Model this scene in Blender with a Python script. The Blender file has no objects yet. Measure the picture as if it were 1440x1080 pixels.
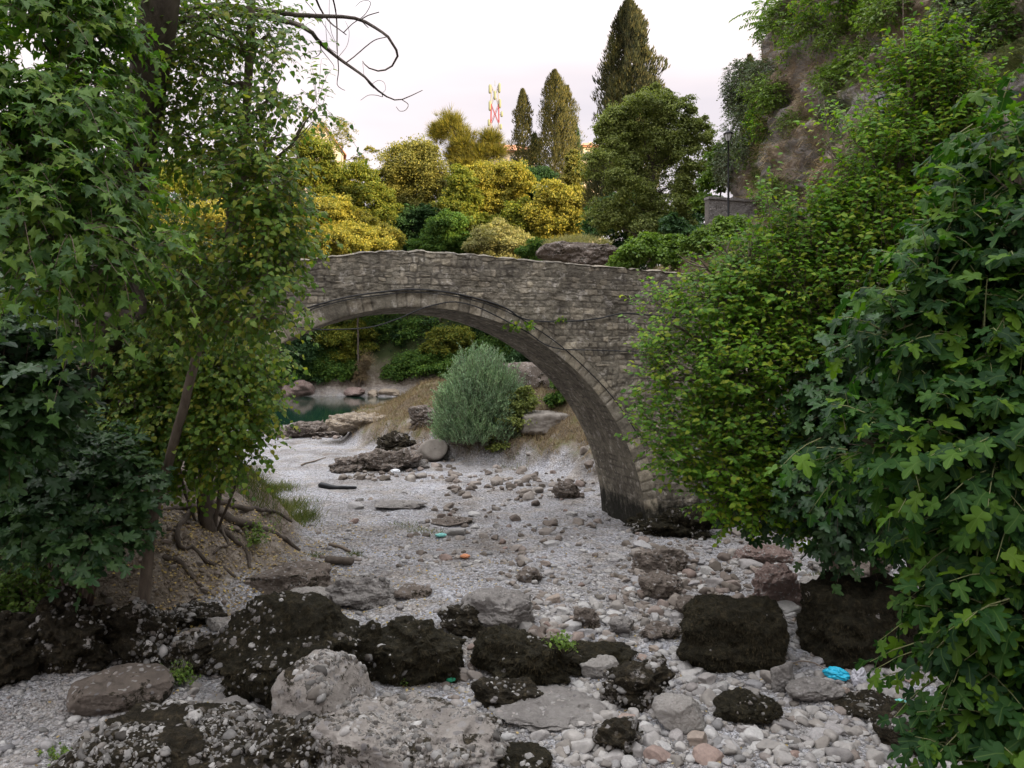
import bpy, bmesh, math
import numpy as np
from math import radians as RAD, sin, cos, pi

# ------------------------------------------------------------------ scene, camera, light
scn = bpy.context.scene
COL = scn.collection
HC = 4.6                    # eye height above the river bed
F = 1088.0                  # focal length in pixels of the 1440 px wide photograph
cam_d = bpy.data.cameras.new('camera')
cam_d.sensor_width = 36.0
cam_d.lens = 36.0 * F / 1440.0
cam_d.shift_y = -40.0 / 1440.0
cam_d.clip_start = 0.1
cam_d.clip_end = 6000
cam = bpy.data.objects.new('camera', cam_d)
COL.objects.link(cam)
cam.location = (0, 0, HC)
cam.rotation_euler = (pi / 2, 0, 0)
scn.camera = cam

SUN_EL, SUN_AZ = RAD(15.0), RAD(38.0)      # the sun stands low behind the hill on the right
sdir = np.array([cos(SUN_AZ) * cos(SUN_EL), -sin(SUN_AZ) * cos(SUN_EL), sin(SUN_EL)])
sun_d = bpy.data.lights.new('sun', 'SUN')
sun_d.energy = 5.0
sun_d.angle = RAD(0.6)
sun_d.color = (1.0, 0.80, 0.48)
sun = bpy.data.objects.new('sun', sun_d)
COL.objects.link(sun)
from mathutils import Vector
sun.rotation_euler = Vector(sdir).to_track_quat('Z', 'Y').to_euler()
sun.location = (40, -40, 60)

world = bpy.data.worlds.new('World')
scn.world = world
world.use_nodes = True
wn, wl = world.node_tree.nodes, world.node_tree.links
wn.clear()
w_out = wn.new('ShaderNodeOutputWorld')
w_bg = wn.new('ShaderNodeBackground')
sky = wn.new('ShaderNodeTexSky')
sky.sky_type = 'NISHITA'
sky.sun_disc = False
sky.sun_elevation = SUN_EL
sky.sun_rotation = math.atan2(sdir[0], sdir[1])
sky.air_density = 1.0
sky.dust_density = 1.5
w_tc = wn.new('ShaderNodeTexCoord')
w_map = wn.new('ShaderNodeMapping')
w_map.inputs['Scale'].default_value = (1.0, 1.0, 3.2)
w_no = wn.new('ShaderNodeTexNoise')
w_no.inputs['Scale'].default_value = 2.1
w_no.inputs['Detail'].default_value = 5
w_no.inputs['Roughness'].default_value = 0.55
w_rmp = wn.new('ShaderNodeValToRGB')
w_rmp.color_ramp.elements[0].position = 0.36
w_rmp.color_ramp.elements[0].color = (0, 0, 0, 1)
w_rmp.color_ramp.elements[1].position = 0.62
w_rmp.color_ramp.elements[1].color = (1, 1, 1, 1)
w_mr = wn.new('ShaderNodeMapRange')
w_mr.inputs['To Min'].default_value = 0.93
w_mr.inputs['To Max'].default_value = 0.98
w_mx = wn.new('ShaderNodeMixRGB')
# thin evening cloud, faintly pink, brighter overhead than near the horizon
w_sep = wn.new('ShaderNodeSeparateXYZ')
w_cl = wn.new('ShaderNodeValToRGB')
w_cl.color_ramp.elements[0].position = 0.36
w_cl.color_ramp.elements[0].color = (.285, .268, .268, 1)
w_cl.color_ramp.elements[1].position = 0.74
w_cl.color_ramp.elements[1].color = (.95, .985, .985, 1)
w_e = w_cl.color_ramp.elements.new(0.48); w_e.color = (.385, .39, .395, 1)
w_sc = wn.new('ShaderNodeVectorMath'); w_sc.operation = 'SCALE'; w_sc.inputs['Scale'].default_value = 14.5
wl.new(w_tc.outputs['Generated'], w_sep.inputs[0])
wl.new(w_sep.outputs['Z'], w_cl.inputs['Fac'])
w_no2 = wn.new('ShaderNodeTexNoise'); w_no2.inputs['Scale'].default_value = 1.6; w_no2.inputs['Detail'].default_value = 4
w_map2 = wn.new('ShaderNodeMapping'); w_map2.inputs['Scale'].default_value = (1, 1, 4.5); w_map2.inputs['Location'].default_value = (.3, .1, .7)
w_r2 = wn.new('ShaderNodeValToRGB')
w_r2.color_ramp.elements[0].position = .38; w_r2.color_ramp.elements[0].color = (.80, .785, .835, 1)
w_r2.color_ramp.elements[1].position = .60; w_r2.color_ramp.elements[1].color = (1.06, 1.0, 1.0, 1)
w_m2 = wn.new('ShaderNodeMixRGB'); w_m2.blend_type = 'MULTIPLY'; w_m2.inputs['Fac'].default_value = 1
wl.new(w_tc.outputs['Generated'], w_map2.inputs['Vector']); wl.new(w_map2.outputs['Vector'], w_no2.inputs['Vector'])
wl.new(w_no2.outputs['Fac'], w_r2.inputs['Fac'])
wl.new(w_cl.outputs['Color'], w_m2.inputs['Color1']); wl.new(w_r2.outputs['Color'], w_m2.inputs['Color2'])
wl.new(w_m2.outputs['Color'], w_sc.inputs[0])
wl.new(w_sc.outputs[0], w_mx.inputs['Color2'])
wl.new(w_tc.outputs['Generated'], w_map.inputs['Vector'])
wl.new(w_map.outputs['Vector'], w_no.inputs['Vector'])
wl.new(w_no.outputs['Fac'], w_rmp.inputs['Fac'])
wl.new(w_rmp.outputs['Color'], w_mr.inputs['Value'])
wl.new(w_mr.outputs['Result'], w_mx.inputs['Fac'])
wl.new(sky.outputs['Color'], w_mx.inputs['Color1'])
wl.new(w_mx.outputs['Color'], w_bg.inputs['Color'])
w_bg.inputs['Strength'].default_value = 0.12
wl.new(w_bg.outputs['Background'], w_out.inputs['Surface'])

scn.view_settings.view_transform = 'Standard'
scn.view_settings.look = 'None'
scn.view_settings.gamma = 1.0
scn.view_settings.exposure = 1.2
scn.cycles.max_bounces = 7
scn.cycles.diffuse_bounces = 3
scn.cycles.glossy_bounces = 2
scn.cycles.transmission_bounces = 4
scn.cycles.transparent_max_bounces = 4
scn.cycles.use_denoising = True

rng = np.random.default_rng(7)

# ------------------------------------------------------------------ numeric helpers
def P(px, py, d):
    """world point seen at photograph pixel (px,py) when it stands d metres in front of the eye"""
    return np.array([(px - 720.0) / F * d, d, HC + (500.0 - py) / F * d])

def ss(x):
    x = np.clip(x, 0, 1)
    return x * x * (3 - 2 * x)

def _hash(ix, iy, iz, seed):
    h = (ix.astype(np.int64) * 374761393 + iy.astype(np.int64) * 668265263 + iz.astype(np.int64) * 2147483647 + seed * 1274126177) & 0xFFFFFFFF
    h = ((h ^ (h >> 13)) * 1274126177) & 0xFFFFFFFF
    h = h ^ (h >> 16)
    return (h & 0xFFFFFF) / float(0xFFFFFF)

def noise3(p, scale=1.0, seed=0):
    p = np.asarray(p, float) * scale
    i = np.floor(p)
    f = p - i
    f = f * f * (3 - 2 * f)
    i = i.astype(np.int64)
    r = 0
    for dx in (0, 1):
        wx = f[:, 0] if dx else 1 - f[:, 0]
        for dy in (0, 1):
            wy = f[:, 1] if dy else 1 - f[:, 1]
            for dz in (0, 1):
                wz = f[:, 2] if dz else 1 - f[:, 2]
                r = r + wx * wy * wz * _hash(i[:, 0] + dx, i[:, 1] + dy, i[:, 2] + dz, seed)
    return r * 2 - 1

def fbm(p, scale=1.0, octv=4, seed=0, gain=0.5):
    a, s, t = 1.0, scale, 0
    n = 0
    for k in range(octv):
        t = t + a * noise3(p, s, seed + k * 17)
        n += a
        a *= gain
        s *= 2.03
    return t / n

def norm(v):
    return v / np.maximum(np.linalg.norm(v, axis=-1, keepdims=True), 1e-9)

def rdir(n, r=rng):
    return norm(r.normal(size=(n, 3)))

# ------------------------------------------------------------------ mesh building
class MB:
    """collects shapes and links them as ONE mesh object"""
    def __init__(s):
        s.V, s.L, s.S, s.n, s.A = [], [], [], 0, []
    def add(s, V, faces, attr=None):
        V = np.asarray(V, float).reshape(-1, 3)
        if isinstance(faces, np.ndarray):
            s.L.append((faces + s.n).ravel())
            s.S.append(np.full(len(faces), faces.shape[1]))
        else:
            s.L.append(np.concatenate([np.asarray(f) for f in faces]) + s.n)
            s.S.append(np.array([len(f) for f in faces]))
        s.V.append(V)
        s.A.append(np.zeros(len(V)) if attr is None else np.broadcast_to(np.asarray(attr, float), (len(V),)))
        s.n += len(V)
        return s
    def build(s, name, mat, parent=None, loc=None, smooth=True, attr=None, extra=None):
        V = np.concatenate(s.V) if s.V else np.zeros((0, 3))
        L = np.concatenate(s.L).astype(np.int32)
        S = np.concatenate(s.S).astype(np.int32)
        org = np.zeros(3)
        if parent is not None:
            org = np.array(parent['_org']) if '_org' in parent else np.array(parent.location)
        elif loc is not None:
            org = np.asarray(loc, float)
        me = bpy.data.meshes.new(name)
        me.vertices.add(len(V))
        me.vertices.foreach_set('co', (V - org).astype(np.float32).ravel())
        me.loops.add(len(L))
        me.loops.foreach_set('vertex_index', L)
        me.polygons.add(len(S))
        me.polygons.foreach_set('loop_start', np.concatenate([[0], np.cumsum(S)[:-1]]).astype(np.int32))
        me.polygons.foreach_set('use_smooth', np.full(len(S), smooth))
        me.update(calc_edges=True)
        if attr:
            a = me.attributes.new(attr, 'FLOAT', 'POINT')
            a.data.foreach_set('value', np.concatenate(s.A).astype(np.float32))
        if extra:
            for k, arr in extra.items():
                a = me.attributes.new(k, 'FLOAT', 'POINT')
                a.data.foreach_set('value', np.asarray(arr, np.float32))
        me.materials.append(mat)
        o = bpy.data.objects.new(name, me)
        COL.objects.link(o)
        if parent is not None:
            o.parent = parent
        elif loc is not None:
            o.location = org
        return o

def tag(o, label=None, cat=None, group=None, kind=None):
    if label: o['label'] = label
    if cat: o['category'] = cat
    if group: o['group'] = group
    if kind: o['kind'] = kind
    return o

def empty(name, loc, label, cat, group=None):
    o = bpy.data.objects.new(name, None)
    o.location = tuple(float(v) for v in loc)
    o.empty_display_size = 0.2
    COL.objects.link(o)
    return tag(o, label, cat, group)

def grid_faces(nu, nv, flip=False):
    i = np.arange(nu * nv).reshape(nu, nv)
    q = np.stack([i[:-1, :-1], i[1:, :-1], i[1:, 1:], i[:-1, 1:]], -1).reshape(-1, 4)
    return q[:, ::-1].copy() if flip else q

def tubes(mb, paths, radii, sides=5, cap=True):
    """paths (n,m,3), radii (n,m)"""
    paths = np.asarray(paths, float)
    if paths.ndim == 2:
        paths = paths[None]
    radii = np.asarray(radii, float)
    if radii.ndim == 1:
        radii = radii[None]
    n, m, _ = paths.shape
    t = norm(np.gradient(paths, axis=1))
    ref = np.where(np.abs(t[..., 2:3]) > 0.9, np.array([1.0, 0, 0]), np.array([0, 0, 1.0]))
    ref = np.broadcast_to(ref[:, :1], t.shape)
    x = norm(np.cross(t, ref))
    y = np.cross(t, x)
    a = np.arange(sides) / sides * 2 * pi
    V = paths[:, :, None] + radii[:, :, None, None] * (np.cos(a)[:, None] * x[:, :, None] + np.sin(a)[:, None] * y[:, :, None])
    idx = np.arange(n * m * sides).reshape(n, m, sides)
    nx = np.roll(idx, -1, axis=2)
    q = np.stack([idx[:, :-1], nx[:, :-1], nx[:, 1:], idx[:, 1:]], -1).reshape(-1, 4)
    mb.add(V.reshape(-1, 3), q)

def curve(pts, n=12, wob=0.0, seed=1):
    pts = np.asarray(pts, float)
    k = len(pts)
    d = np.concatenate([[0], np.cumsum(np.linalg.norm(np.diff(pts, axis=0), axis=1))])
    t = np.linspace(0, d[-1], n)
    if k > 2:   # Catmull-Rom through the points
        out = []
        pp = np.vstack([2 * pts[0] - pts[1], pts, 2 * pts[-1] - pts[-2]])
        for v in t:
            i = min(np.searchsorted(d, v, 'right') - 1, k - 2)
            u = (v - d[i]) / max(d[i + 1] - d[i], 1e-9)
            p0, p1, p2, p3 = pp[i], pp[i + 1], pp[i + 2], pp[i + 3]
            out.append(0.5 * (2 * p1 + (p2 - p0) * u + (2 * p0 - 5 * p1 + 4 * p2 - p3) * u * u + (3 * p1 - p0 - 3 * p2 + p3) * u ** 3))
        q = np.array(out)
    else:
        q = pts[0] + (pts[-1] - pts[0]) * np.linspace(0, 1, n)[:, None]
    if wob:
        w = np.stack([noise3(q, 1.7 / max(wob * 6, .2), seed + j) for j in range(3)], 1)
        env = np.sin(np.linspace(0, pi, n))[:, None] ** 0.5
        q = q + w * wob * env
    return q

_ico = {}
def ico(sub):
    if sub not in _ico:
        bm = bmesh.new()
        bmesh.ops.create_icosphere(bm, subdivisions=sub, radius=1.0)
        V = np.array([v.co[:] for v in bm.verts])
        Fc = np.array([[v.index for v in f.verts] for f in bm.faces])
        bm.free()
        _ico[sub] = (V, Fc)
    return _ico[sub]

def instance(mb, T, TF, pos, R, scale, attr=None):
    """realised copies of a template inside one mesh (leaves, pebbles, grass of one part)"""
    n, k = len(pos), len(T)
    sc = np.asarray(scale, float)
    if sc.ndim == 1:
        sc = sc[:, None, None]
    else:
        sc = sc[:, None, :]
    V = np.einsum('nij,nkj->nki', R, T[None] * sc) + pos[:, None]
    off = (np.arange(n) * k)
    if isinstance(TF, np.ndarray):
        q = (TF[None] + off[:, None, None]).reshape(-1, TF.shape[1])
        mb.add(V.reshape(-1, 3), q, np.tile(np.abs(T[:, 0]), n))

def frames(d, nrm):
    d = norm(d)
    x = norm(np.cross(d, nrm))
    z = np.cross(x, d)
    return np.stack([x, d, z], -1)

# ------------------------------------------------------------------ leaf templates (y along the leaf, z up)
def fan(outline, centre, fold=0.22, droop=0.25, petiole=0.0):
    o = np.array(outline, float)
    left = o[1:-1][::-1] * [-1, 1]
    ring = np.vstack([o, left])
    V = np.vstack([[centre], ring])
    n = len(ring)
    Fc = [[0, 1 + i, 1 + (i + 1) % n] for i in range(n)]
    V3 = np.c_[V, fold * np.abs(V[:, 0]) - droop * V[:, 1] ** 2 + 0.06 * np.sin(V[:, 0] * 9 + V[:, 1] * 5)]
    if petiole:
        k = len(V3)
        V3 = np.vstack([V3, [[-.012, -petiole, .05], [.012, -petiole, .05]]])
        Fc += [[1, k, k + 1]]
    V3[:, 1] += petiole
    return V3, np.array(Fc)

LEAF_PLANE = fan([(0, 0), (.17, -.04), (.50, .02), (.40, .16), (.30, .26), (.58, .52), (.36, .52), (.22, .58), (.14, .80), (0, 1.02)], (0, .3), .18, .35, .35)
LEAF_POPLAR = fan([(0, 0), (.26, .02), (.43, .2), (.32, .55), (.12, .82), (0, 1)], (0, .35), .2, .2, .3)
LEAF_FIG = fan([(0, 0), (.2, -.07), (.4, .02), (.42, .18), (.30, .28), (.22, .32), (.42, .50), (.47, .66), (.36, .74), (.2, .64), (.14, .60), (.2, .82), (.13, .97), (0, 1.04)], (0, .33), .24, .3, .3)
LEAF_ROUND = fan([(0, 0), (.34, .08), (.46, .36), (.3, .72), (0, 1)], (0, .4), .25, .25, .15)
LEAF_SMALL = fan([(0, 0), (.3, .3), (.24, .68), (0, 1)], (0, .4), .3, .25, 0)
LEAF_NARROW = (np.array([[0, 0, 0], [.09, .35, .03], [0, 1, -.1], [-.09, .35, .03]]), np.array([[0, 1, 2], [0, 2, 3]]))
LEAF_FAR = (np.array([[0, -.1, 0], [.42, .35, .12], [0, 1, -.1], [-.42, .35, .12]]), np.array([[0, 1, 2], [0, 2, 3]]))
LEAF_SPRAY = (np.array([[-.16, 0, 0], [.16, 0, 0], [.1, .6, .06], [0, 1.05, 0], [-.12, .55, -.05]]), np.array([[0, 1, 2], [0, 2, 4], [4, 2, 3]]))
NEEDLES = []
for k in range(7):
    a = k / 7 * 2 * pi
    dx, dz = sin(a) * .45, cos(a) * .45
    NEEDLES += [[-.03 * cos(a), 0, .03 * sin(a)], [.03 * cos(a), 0, -.03 * sin(a)], [dx, .9, dz]]
LEAF_NEEDLE = (np.array(NEEDLES), np.arange(21).reshape(7, 3))
BLADE = (np.array([[-.5, 0, 0], [.5, 0, 0], [.38, .5, .08], [-.38, .5, .08], [0, 1, .32]]), [[0, 1, 2, 3]])
BLADE = (BLADE[0], np.array([[0, 1, 2], [0, 2, 3], [3, 2, 4]]))

# ------------------------------------------------------------------ materials
def newmat(name):
    m = bpy.data.materials.new(name)
    m.use_nodes = True
    nt = m.node_tree
    nt.nodes.clear()
    out = nt.nodes.new('ShaderNodeOutputMaterial')
    return m, nt, out

class NT:
    def __init__(s, nt):
        s.nt = nt
    def n(s, t, **kw):
        nd = s.nt.nodes.new(t)
        for k, v in kw.items():
            if k in nd.inputs.keys() if isinstance(k, str) else False:
                nd.inputs[k].default_value = v
            else:
                setattr(nd, k, v)
        return nd
    def l(s, a, b):
        s.nt.links.new(a, b)
    def ramp(s, fac, stops, interp='LINEAR'):
        r = s.nt.nodes.new('ShaderNodeValToRGB')
        cr = r.color_ramp
        cr.interpolation = interp
        while len(cr.elements) < len(stops):
            cr.elements.new(0.5)
        for e, (p, c) in zip(cr.elements, stops):
            e.position = p
            e.color = (*c, 1) if len(c) == 3 else c
        s.l(fac, r.inputs['Fac'])
        return r.outputs['Color']
    def mix(s, fac, a, b, mode='MIX'):
        m = s.nt.nodes.new('ShaderNodeMixRGB')
        m.blend_type = mode
        for inp, v in (('Fac', fac), ('Color1', a), ('Color2', b)):
            if isinstance(v, (int, float)):
                m.inputs[inp].default_value = v
            elif isinstance(v, tuple):
                m.inputs[inp].default_value = (*v, 1)
            else:
                s.l(v, m.inputs[inp])
        return m.outputs['Color']
    def noise(s, vec, scale, detail=4, rough=.55, dist=0.0):
        n = s.nt.nodes.new('ShaderNodeTexNoise')
        n.inputs['Scale'].default_value = scale
        n.inputs['Detail'].default_value = detail
        n.inputs['Roughness'].default_value = rough
        n.inputs['Distortion'].default_value = dist
        if vec is not None: s.l(vec, n.inputs['Vector'])
        return n.outputs['Fac']
    def voro(s, vec, scale, feature='F1', rand=1.0):
        n = s.nt.nodes.new('ShaderNodeTexVoronoi')
        n.feature = feature
        n.inputs['Scale'].default_value = scale
        n.inputs['Randomness'].default_value = rand
        if vec is not None: s.l(vec, n.inputs['Vector'])
        return n
    def math(s, op, a, b=None, clamp=False):
        m = s.nt.nodes.new('ShaderNodeMath')
        m.operation = op
        m.use_clamp = clamp
        for i, v in enumerate((a, b)):
            if v is None: continue
            if isinstance(v, (int, float)): m.inputs[i].default_value = v
            else: s.l(v, m.inputs[i])
        return m.outputs[0]
    def bump(s, h, strength, dist, nrm=None):
        b = s.nt.nodes.new('ShaderNodeBump')
        b.inputs['Strength'].default_value = strength
        b.inputs['Distance'].default_value = dist
        s.l(h, b.inputs['Height'])
        if nrm is not None: s.l(nrm, b.inputs['Normal'])
        return b.outputs['Normal']
    def attr(s, name):
        a = s.nt.nodes.new('ShaderNodeAttribute')
        a.attribute_name = name
        return a.outputs['Fac']
    def objco(s):
        return s.nt.nodes.new('ShaderNodeTexCoord').outputs['Object']

def leaf_mat(name, cols, trans=.38, rough=.5, spec=.35, clump=.35, tint=(1.15, 1.25, .55), rib=False):
    m, nt, out = newmat(name)
    g = NT(nt)
    geo = nt.nodes.new('ShaderNodeNewGeometry')
    k = len(cols)
    c = g.ramp(geo.outputs['Random Per Island'], [(i / max(k - 1, 1), cc) for i, cc in enumerate(cols)])
    no = g.noise(g.objco(), clump, 3, .6)
    v = g.ramp(no, [(.32, (.74, .76, .8)), (.68, (1.22, 1.2, 1.05))])
    c = g.mix(1.0, c, v, 'MULTIPLY')
    if rib:     # pale midrib and the colour of the blade beside it
        rb = g.ramp(g.attr('rib'), [(.004, (1, 1, 1)), (.03, (0, 0, 0))])
        c = g.mix(g.math('MULTIPLY', rb, .38), c, (.13, .20, .05))
    p = nt.nodes.new('ShaderNodeBsdfPrincipled')
    g.l(c, p.inputs['Base Color'])
    p.inputs['Roughness'].default_value = rough
    p.inputs['Specular IOR Level'].default_value = spec
    t = nt.nodes.new('ShaderNodeBsdfTranslucent')
    tc = g.mix(1.0, c, tint, 'MULTIPLY')
    g.l(tc, t.inputs['Color'])
    mx = nt.nodes.new('ShaderNodeMixShader')
    mx.inputs['Fac'].default_value = trans
    g.l(p.outputs[0], mx.inputs[1])
    g.l(t.outputs[0], mx.inputs[2])
    g.l(mx.outputs[0], out.inputs['Surface'])
    return m

def simple_mat(name, c1, c2, scale=8, rough=.8, bump=.3, bscale=30, bdist=.01, metal=0.0, spec=.3, stretch=None):
    m, nt, out = newmat(name)
    g = NT(nt)
    co = g.objco()
    if stretch:
        mp = nt.nodes.new('ShaderNodeMapping')
        mp.inputs['Scale'].default_value = stretch
        g.l(co, mp.inputs['Vector'])
        co = mp.outputs['Vector']
    c = g.ramp(g.noise(co, scale, 5, .6), [(.3, c1), (.7, c2)])
    p = nt.nodes.new('ShaderNodeBsdfPrincipled')
    g.l(c, p.inputs['Base Color'])
    p.inputs['Roughness'].default_value = rough
    p.inputs['Metallic'].default_value = metal
    p.inputs['Specular IOR Level'].default_value = spec
    if bump:
        g.l(g.bump(g.noise(co, bscale, 5, .65), bump, bdist), p.inputs['Normal'])
    g.l(p.outputs[0], out.inputs['Surface'])
    return m

def rock_mat(name, base, base2, moss=(.019, .017, .012), amount=.5, peb=9.0, pebamt=.5, mscale=1.6, pale=(.42, .40, .38)):
    """rock: matrix + set-in pebbles + patches of dried black moss; amount = moss share"""
    m, nt, out = newmat(name)
    g = NT(nt)
    co = g.objco()
    warp = nt.nodes.new('ShaderNodeTexNoise')
    warp.inputs['Scale'].default_value = 6
    g.l(co, warp.inputs['Vector'])
    va = nt.nodes.new('ShaderNodeVectorMath'); va.operation = 'SCALE'
    va.inputs['Scale'].default_value = .12
    g.l(warp.outputs['Color'], va.inputs[0])
    vb = nt.nodes.new('ShaderNodeVectorMath'); vb.operation = 'ADD'
    g.l(co, vb.inputs[0]); g.l(va.outputs[0], vb.inputs[1])
    wco = vb.outputs[0]
    mat = g.ramp(g.noise(co, 3.0, 6, .65), [(.28, base), (.72, base2)])
    v = g.voro(wco, peb)
    pc = g.ramp(v.outputs['Color'], [(0, (.16, .15, .15)), (.35, (.3, .28, .27)), (.7, pale), (1, (.30, .24, .2))])
    pm = g.ramp(v.outputs['Distance'], [(.30, (1, 1, 1)), (.42, (0, 0, 0))])
    sel = g.ramp(v.outputs['Color'], [(max(0, .5 - pebamt * .5), (1, 1, 1)), (min(1, .5 - pebamt * .5 + .05) , (0, 0, 0))]) if False else g.math('LESS_THAN', g.noise(wco, peb * .45, 1, .5), .38 + pebamt * .3)
    pm2 = g.math('MULTIPLY', pm, sel)
    c = g.mix(pm2, mat, pc)
    # moss
    mn = g.noise(co, mscale, 7, .68)
    mn2 = g.noise(co, 14, 4, .7)
    mm = g.math('ADD', g.math('MULTIPLY', mn, .75), g.math('MULTIPLY', mn2, .25))
    thr = .5 + (.5 - amount) * .55
    mf = g.ramp(mm, [(max(0.0, thr - .02), (0, 0, 0)), (min(1.0, thr + .025), (1, 1, 1))])
    keep = g.math('MULTIPLY', pm2, g.math('GREATER_THAN', g.noise(co, 5.0, 2, .5), .53 + amount * .12))
    mf = g.math('SUBTRACT', mf, g.math('MULTIPLY', keep, .9), True)
    mc = g.ramp(g.noise(co, 9, 7, .78), [(.3, (moss[0] * .6, moss[1] * .6, moss[2] * .6)), (.52, (moss[0] * 1.6, moss[1] * 1.5, moss[2] * 1.4)), (.72, (moss[0] * 5.5, moss[1] * 4.8, moss[2] * 4.2))])
    c = g.mix(mf, c, mc)
    p = nt.nodes.new('ShaderNodeBsdfPrincipled')
    g.l(c, p.inputs['Base Color'])
    p.inputs['Roughness'].default_value = .92
    p.inputs['Specular IOR Level'].default_value = .15
    h = g.math('SUBTRACT', g.math('MULTIPLY', g.noise(co, 18, 7, .7), .9), g.math('MULTIPLY', v.outputs['Distance'], .5))
    n1 = g.bump(h, 1.0, .08)
    n2 = g.bump(g.noise(co, 55, 4, .75), .8, .02, n1)
    g.l(n2, p.inputs['Normal'])
    g.l(p.outputs[0], out.inputs['Surface'])
    return m

def island_mat(name, cols, rough=.8, scale=25, bump=.4, spec=.25):
    m, nt, out = newmat(name)
    g = NT(nt)
    geo = nt.nodes.new('ShaderNodeNewGeometry')
    oi = nt.nodes.new('ShaderNodeObjectInfo')
    r = g.math('FRACT', g.math('ADD', geo.outputs['Random Per Island'], oi.outputs['Random']))
    k = len(cols)
    c = g.ramp(r, [(i / (k - 1), cc) for i, cc in enumerate(cols)])
    v = g.ramp(g.noise(g.objco(), scale, 5, .65), [(.3, (.72, .72, .72)), (.72, (1.15, 1.14, 1.12))])
    c = g.mix(1.0, c, v, 'MULTIPLY')
    p = nt.nodes.new('ShaderNodeBsdfPrincipled')
    g.l(c, p.inputs['Base Color'])
    p.inputs['Roughness'].default_value = rough
    p.inputs['Specular IOR Level'].default_value = spec
    if bump:
        g.l(g.bump(g.noise(g.objco(), scale * 2.2, 4, .6), bump, .01), p.inputs['Normal'])
    g.l(p.outputs[0], out.inputs['Surface'])
    return m

def flat_mat(name, col, rough=.6, metal=0.0, spec=.4):
    m, nt, out = newmat(name)
    p = nt.nodes.new('ShaderNodeBsdfPrincipled')
    p.inputs['Base Color'].default_value = (*col, 1)
    p.inputs['Roughness'].default_value = rough
    p.inputs['Metallic'].default_value = metal
    p.inputs['Specular IOR Level'].default_value = spec
    nt.links.new(p.outputs[0], out.inputs['Surface'])
    return m

M = {}
M['plane_leaf'] = leaf_mat('plane_leaf', [(.044, .105, .024), (.068, .148, .030), (.098, .19, .036), (.14, .24, .04), (.20, .28, .045)], .46, .5, .28, .35, (1.1, 1.3, .4), True)
M['poplar_leaf'] = leaf_mat('poplar_leaf', [(.058, .125, .027), (.088, .17, .031), (.125, .215, .035), (.18, .26, .04), (.29, .29, .045)], .46, .5, .28)
M['dark_leaf'] = leaf_mat('dark_leaf', [(.020, .056, .022), (.032, .08, .029), (.048, .108, .034), (.07, .14, .04)], .3, .45, .4)
M['fig_leaf'] = leaf_mat('fig_leaf', [(.010, .034, .011), (.016, .050, .014), (.026, .075, .015), (.045, .11, .015), (.10, .18, .015)], .42, .55, .16, .8, (1.1, 1.3, .4), True)
M['mulberry_leaf'] = leaf_mat('mulberry_leaf', [(.056, .140, .020), (.085, .19, .023), (.12, .24, .026), (.165, .28, .028), (.25, .28, .034)], .45, .55, .2, .7, (1.2, 1.3, .4))
M['willow_leaf'] = leaf_mat('willow_leaf', [(.13, .22, .13), (.19, .30, .17), (.26, .38, .22), (.32, .43, .27)], .3, .5, .3, .9, (1, 1.1, .8))
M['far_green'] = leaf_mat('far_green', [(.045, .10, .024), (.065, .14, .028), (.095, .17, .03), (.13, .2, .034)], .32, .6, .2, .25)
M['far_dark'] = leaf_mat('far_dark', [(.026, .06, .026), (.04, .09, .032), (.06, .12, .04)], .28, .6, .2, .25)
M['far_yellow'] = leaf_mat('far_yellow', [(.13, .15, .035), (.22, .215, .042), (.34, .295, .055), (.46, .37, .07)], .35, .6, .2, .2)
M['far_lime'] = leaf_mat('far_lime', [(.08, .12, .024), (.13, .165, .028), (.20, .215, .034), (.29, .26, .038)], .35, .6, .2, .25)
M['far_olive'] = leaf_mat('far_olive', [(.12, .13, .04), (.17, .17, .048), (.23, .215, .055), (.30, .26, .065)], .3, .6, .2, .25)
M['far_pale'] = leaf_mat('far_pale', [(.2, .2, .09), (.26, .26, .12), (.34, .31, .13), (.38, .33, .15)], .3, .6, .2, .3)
M['cypress'] = leaf_mat('cypress', [(.05, .055, .026), (.075, .075, .03), (.11, .10, .035), (.16, .13, .04)], .2, .7, .15, .5)
M['pine'] = leaf_mat('pine', [(.09, .10, .028), (.15, .14, .03), (.22, .19, .03), (.28, .22, .035)], .25, .6, .2, .4)
M['round_tree'] = leaf_mat('round_tree', [(.10, .13, .042), (.145, .18, .052), (.20, .24, .068), (.27, .30, .09)], .32, .55, .25, .35)
M['ivy'] = leaf_mat('ivy', [(.07, .13, .03), (.11, .19, .035), (.15, .24, .04), (.2, .3, .05)], .36, .5, .3, .6)
M['bluegrass'] = leaf_mat('bluegrass', [(.08, .115, .075), (.12, .165, .10), (.17, .21, .13)], .2, .7, .2, .8)
M['straw'] = leaf_mat('straw', [(.30, .23, .14), (.42, .33, .21), (.52, .42, .28)], .2, .8, .1, .5, (1, .95, .8))
M['drygrass'] = leaf_mat('drygrass', [(.13, .095, .06), (.20, .145, .09), (.28, .21, .13), (.17, .155, .075)], .2, .8, .1, .5, (1, .95, .8))
M['greengrass'] = leaf_mat('greengrass', [(.05, .08, .022), (.085, .12, .03), (.13, .15, .045), (.19, .17, .07)], .3, .7, .2, .5)
M['litter'] = leaf_mat('litter', [(.22, .16, .085), (.34, .26, .13), (.42, .32, .10), (.26, .18, .11), (.44, .36, .19)], .15, .7, .2, .6, (1, .95, .7))
M['bark'] = simple_mat('bark', (.045, .035, .028), (.11, .09, .072), 6, .9, .8, 22, .03, stretch=(1, 1, .3))
M['bark_pale'] = simple_mat('bark_pale', (.10, .078, .062), (.20, .16, .125), 7, .9, .7, 26, .02, stretch=(1, 1, .35))
M['bark_twig'] = simple_mat('bark_twig', (.09, .06, .05), (.17, .12, .10), 9, .8, .3, 30, .01)
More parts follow.
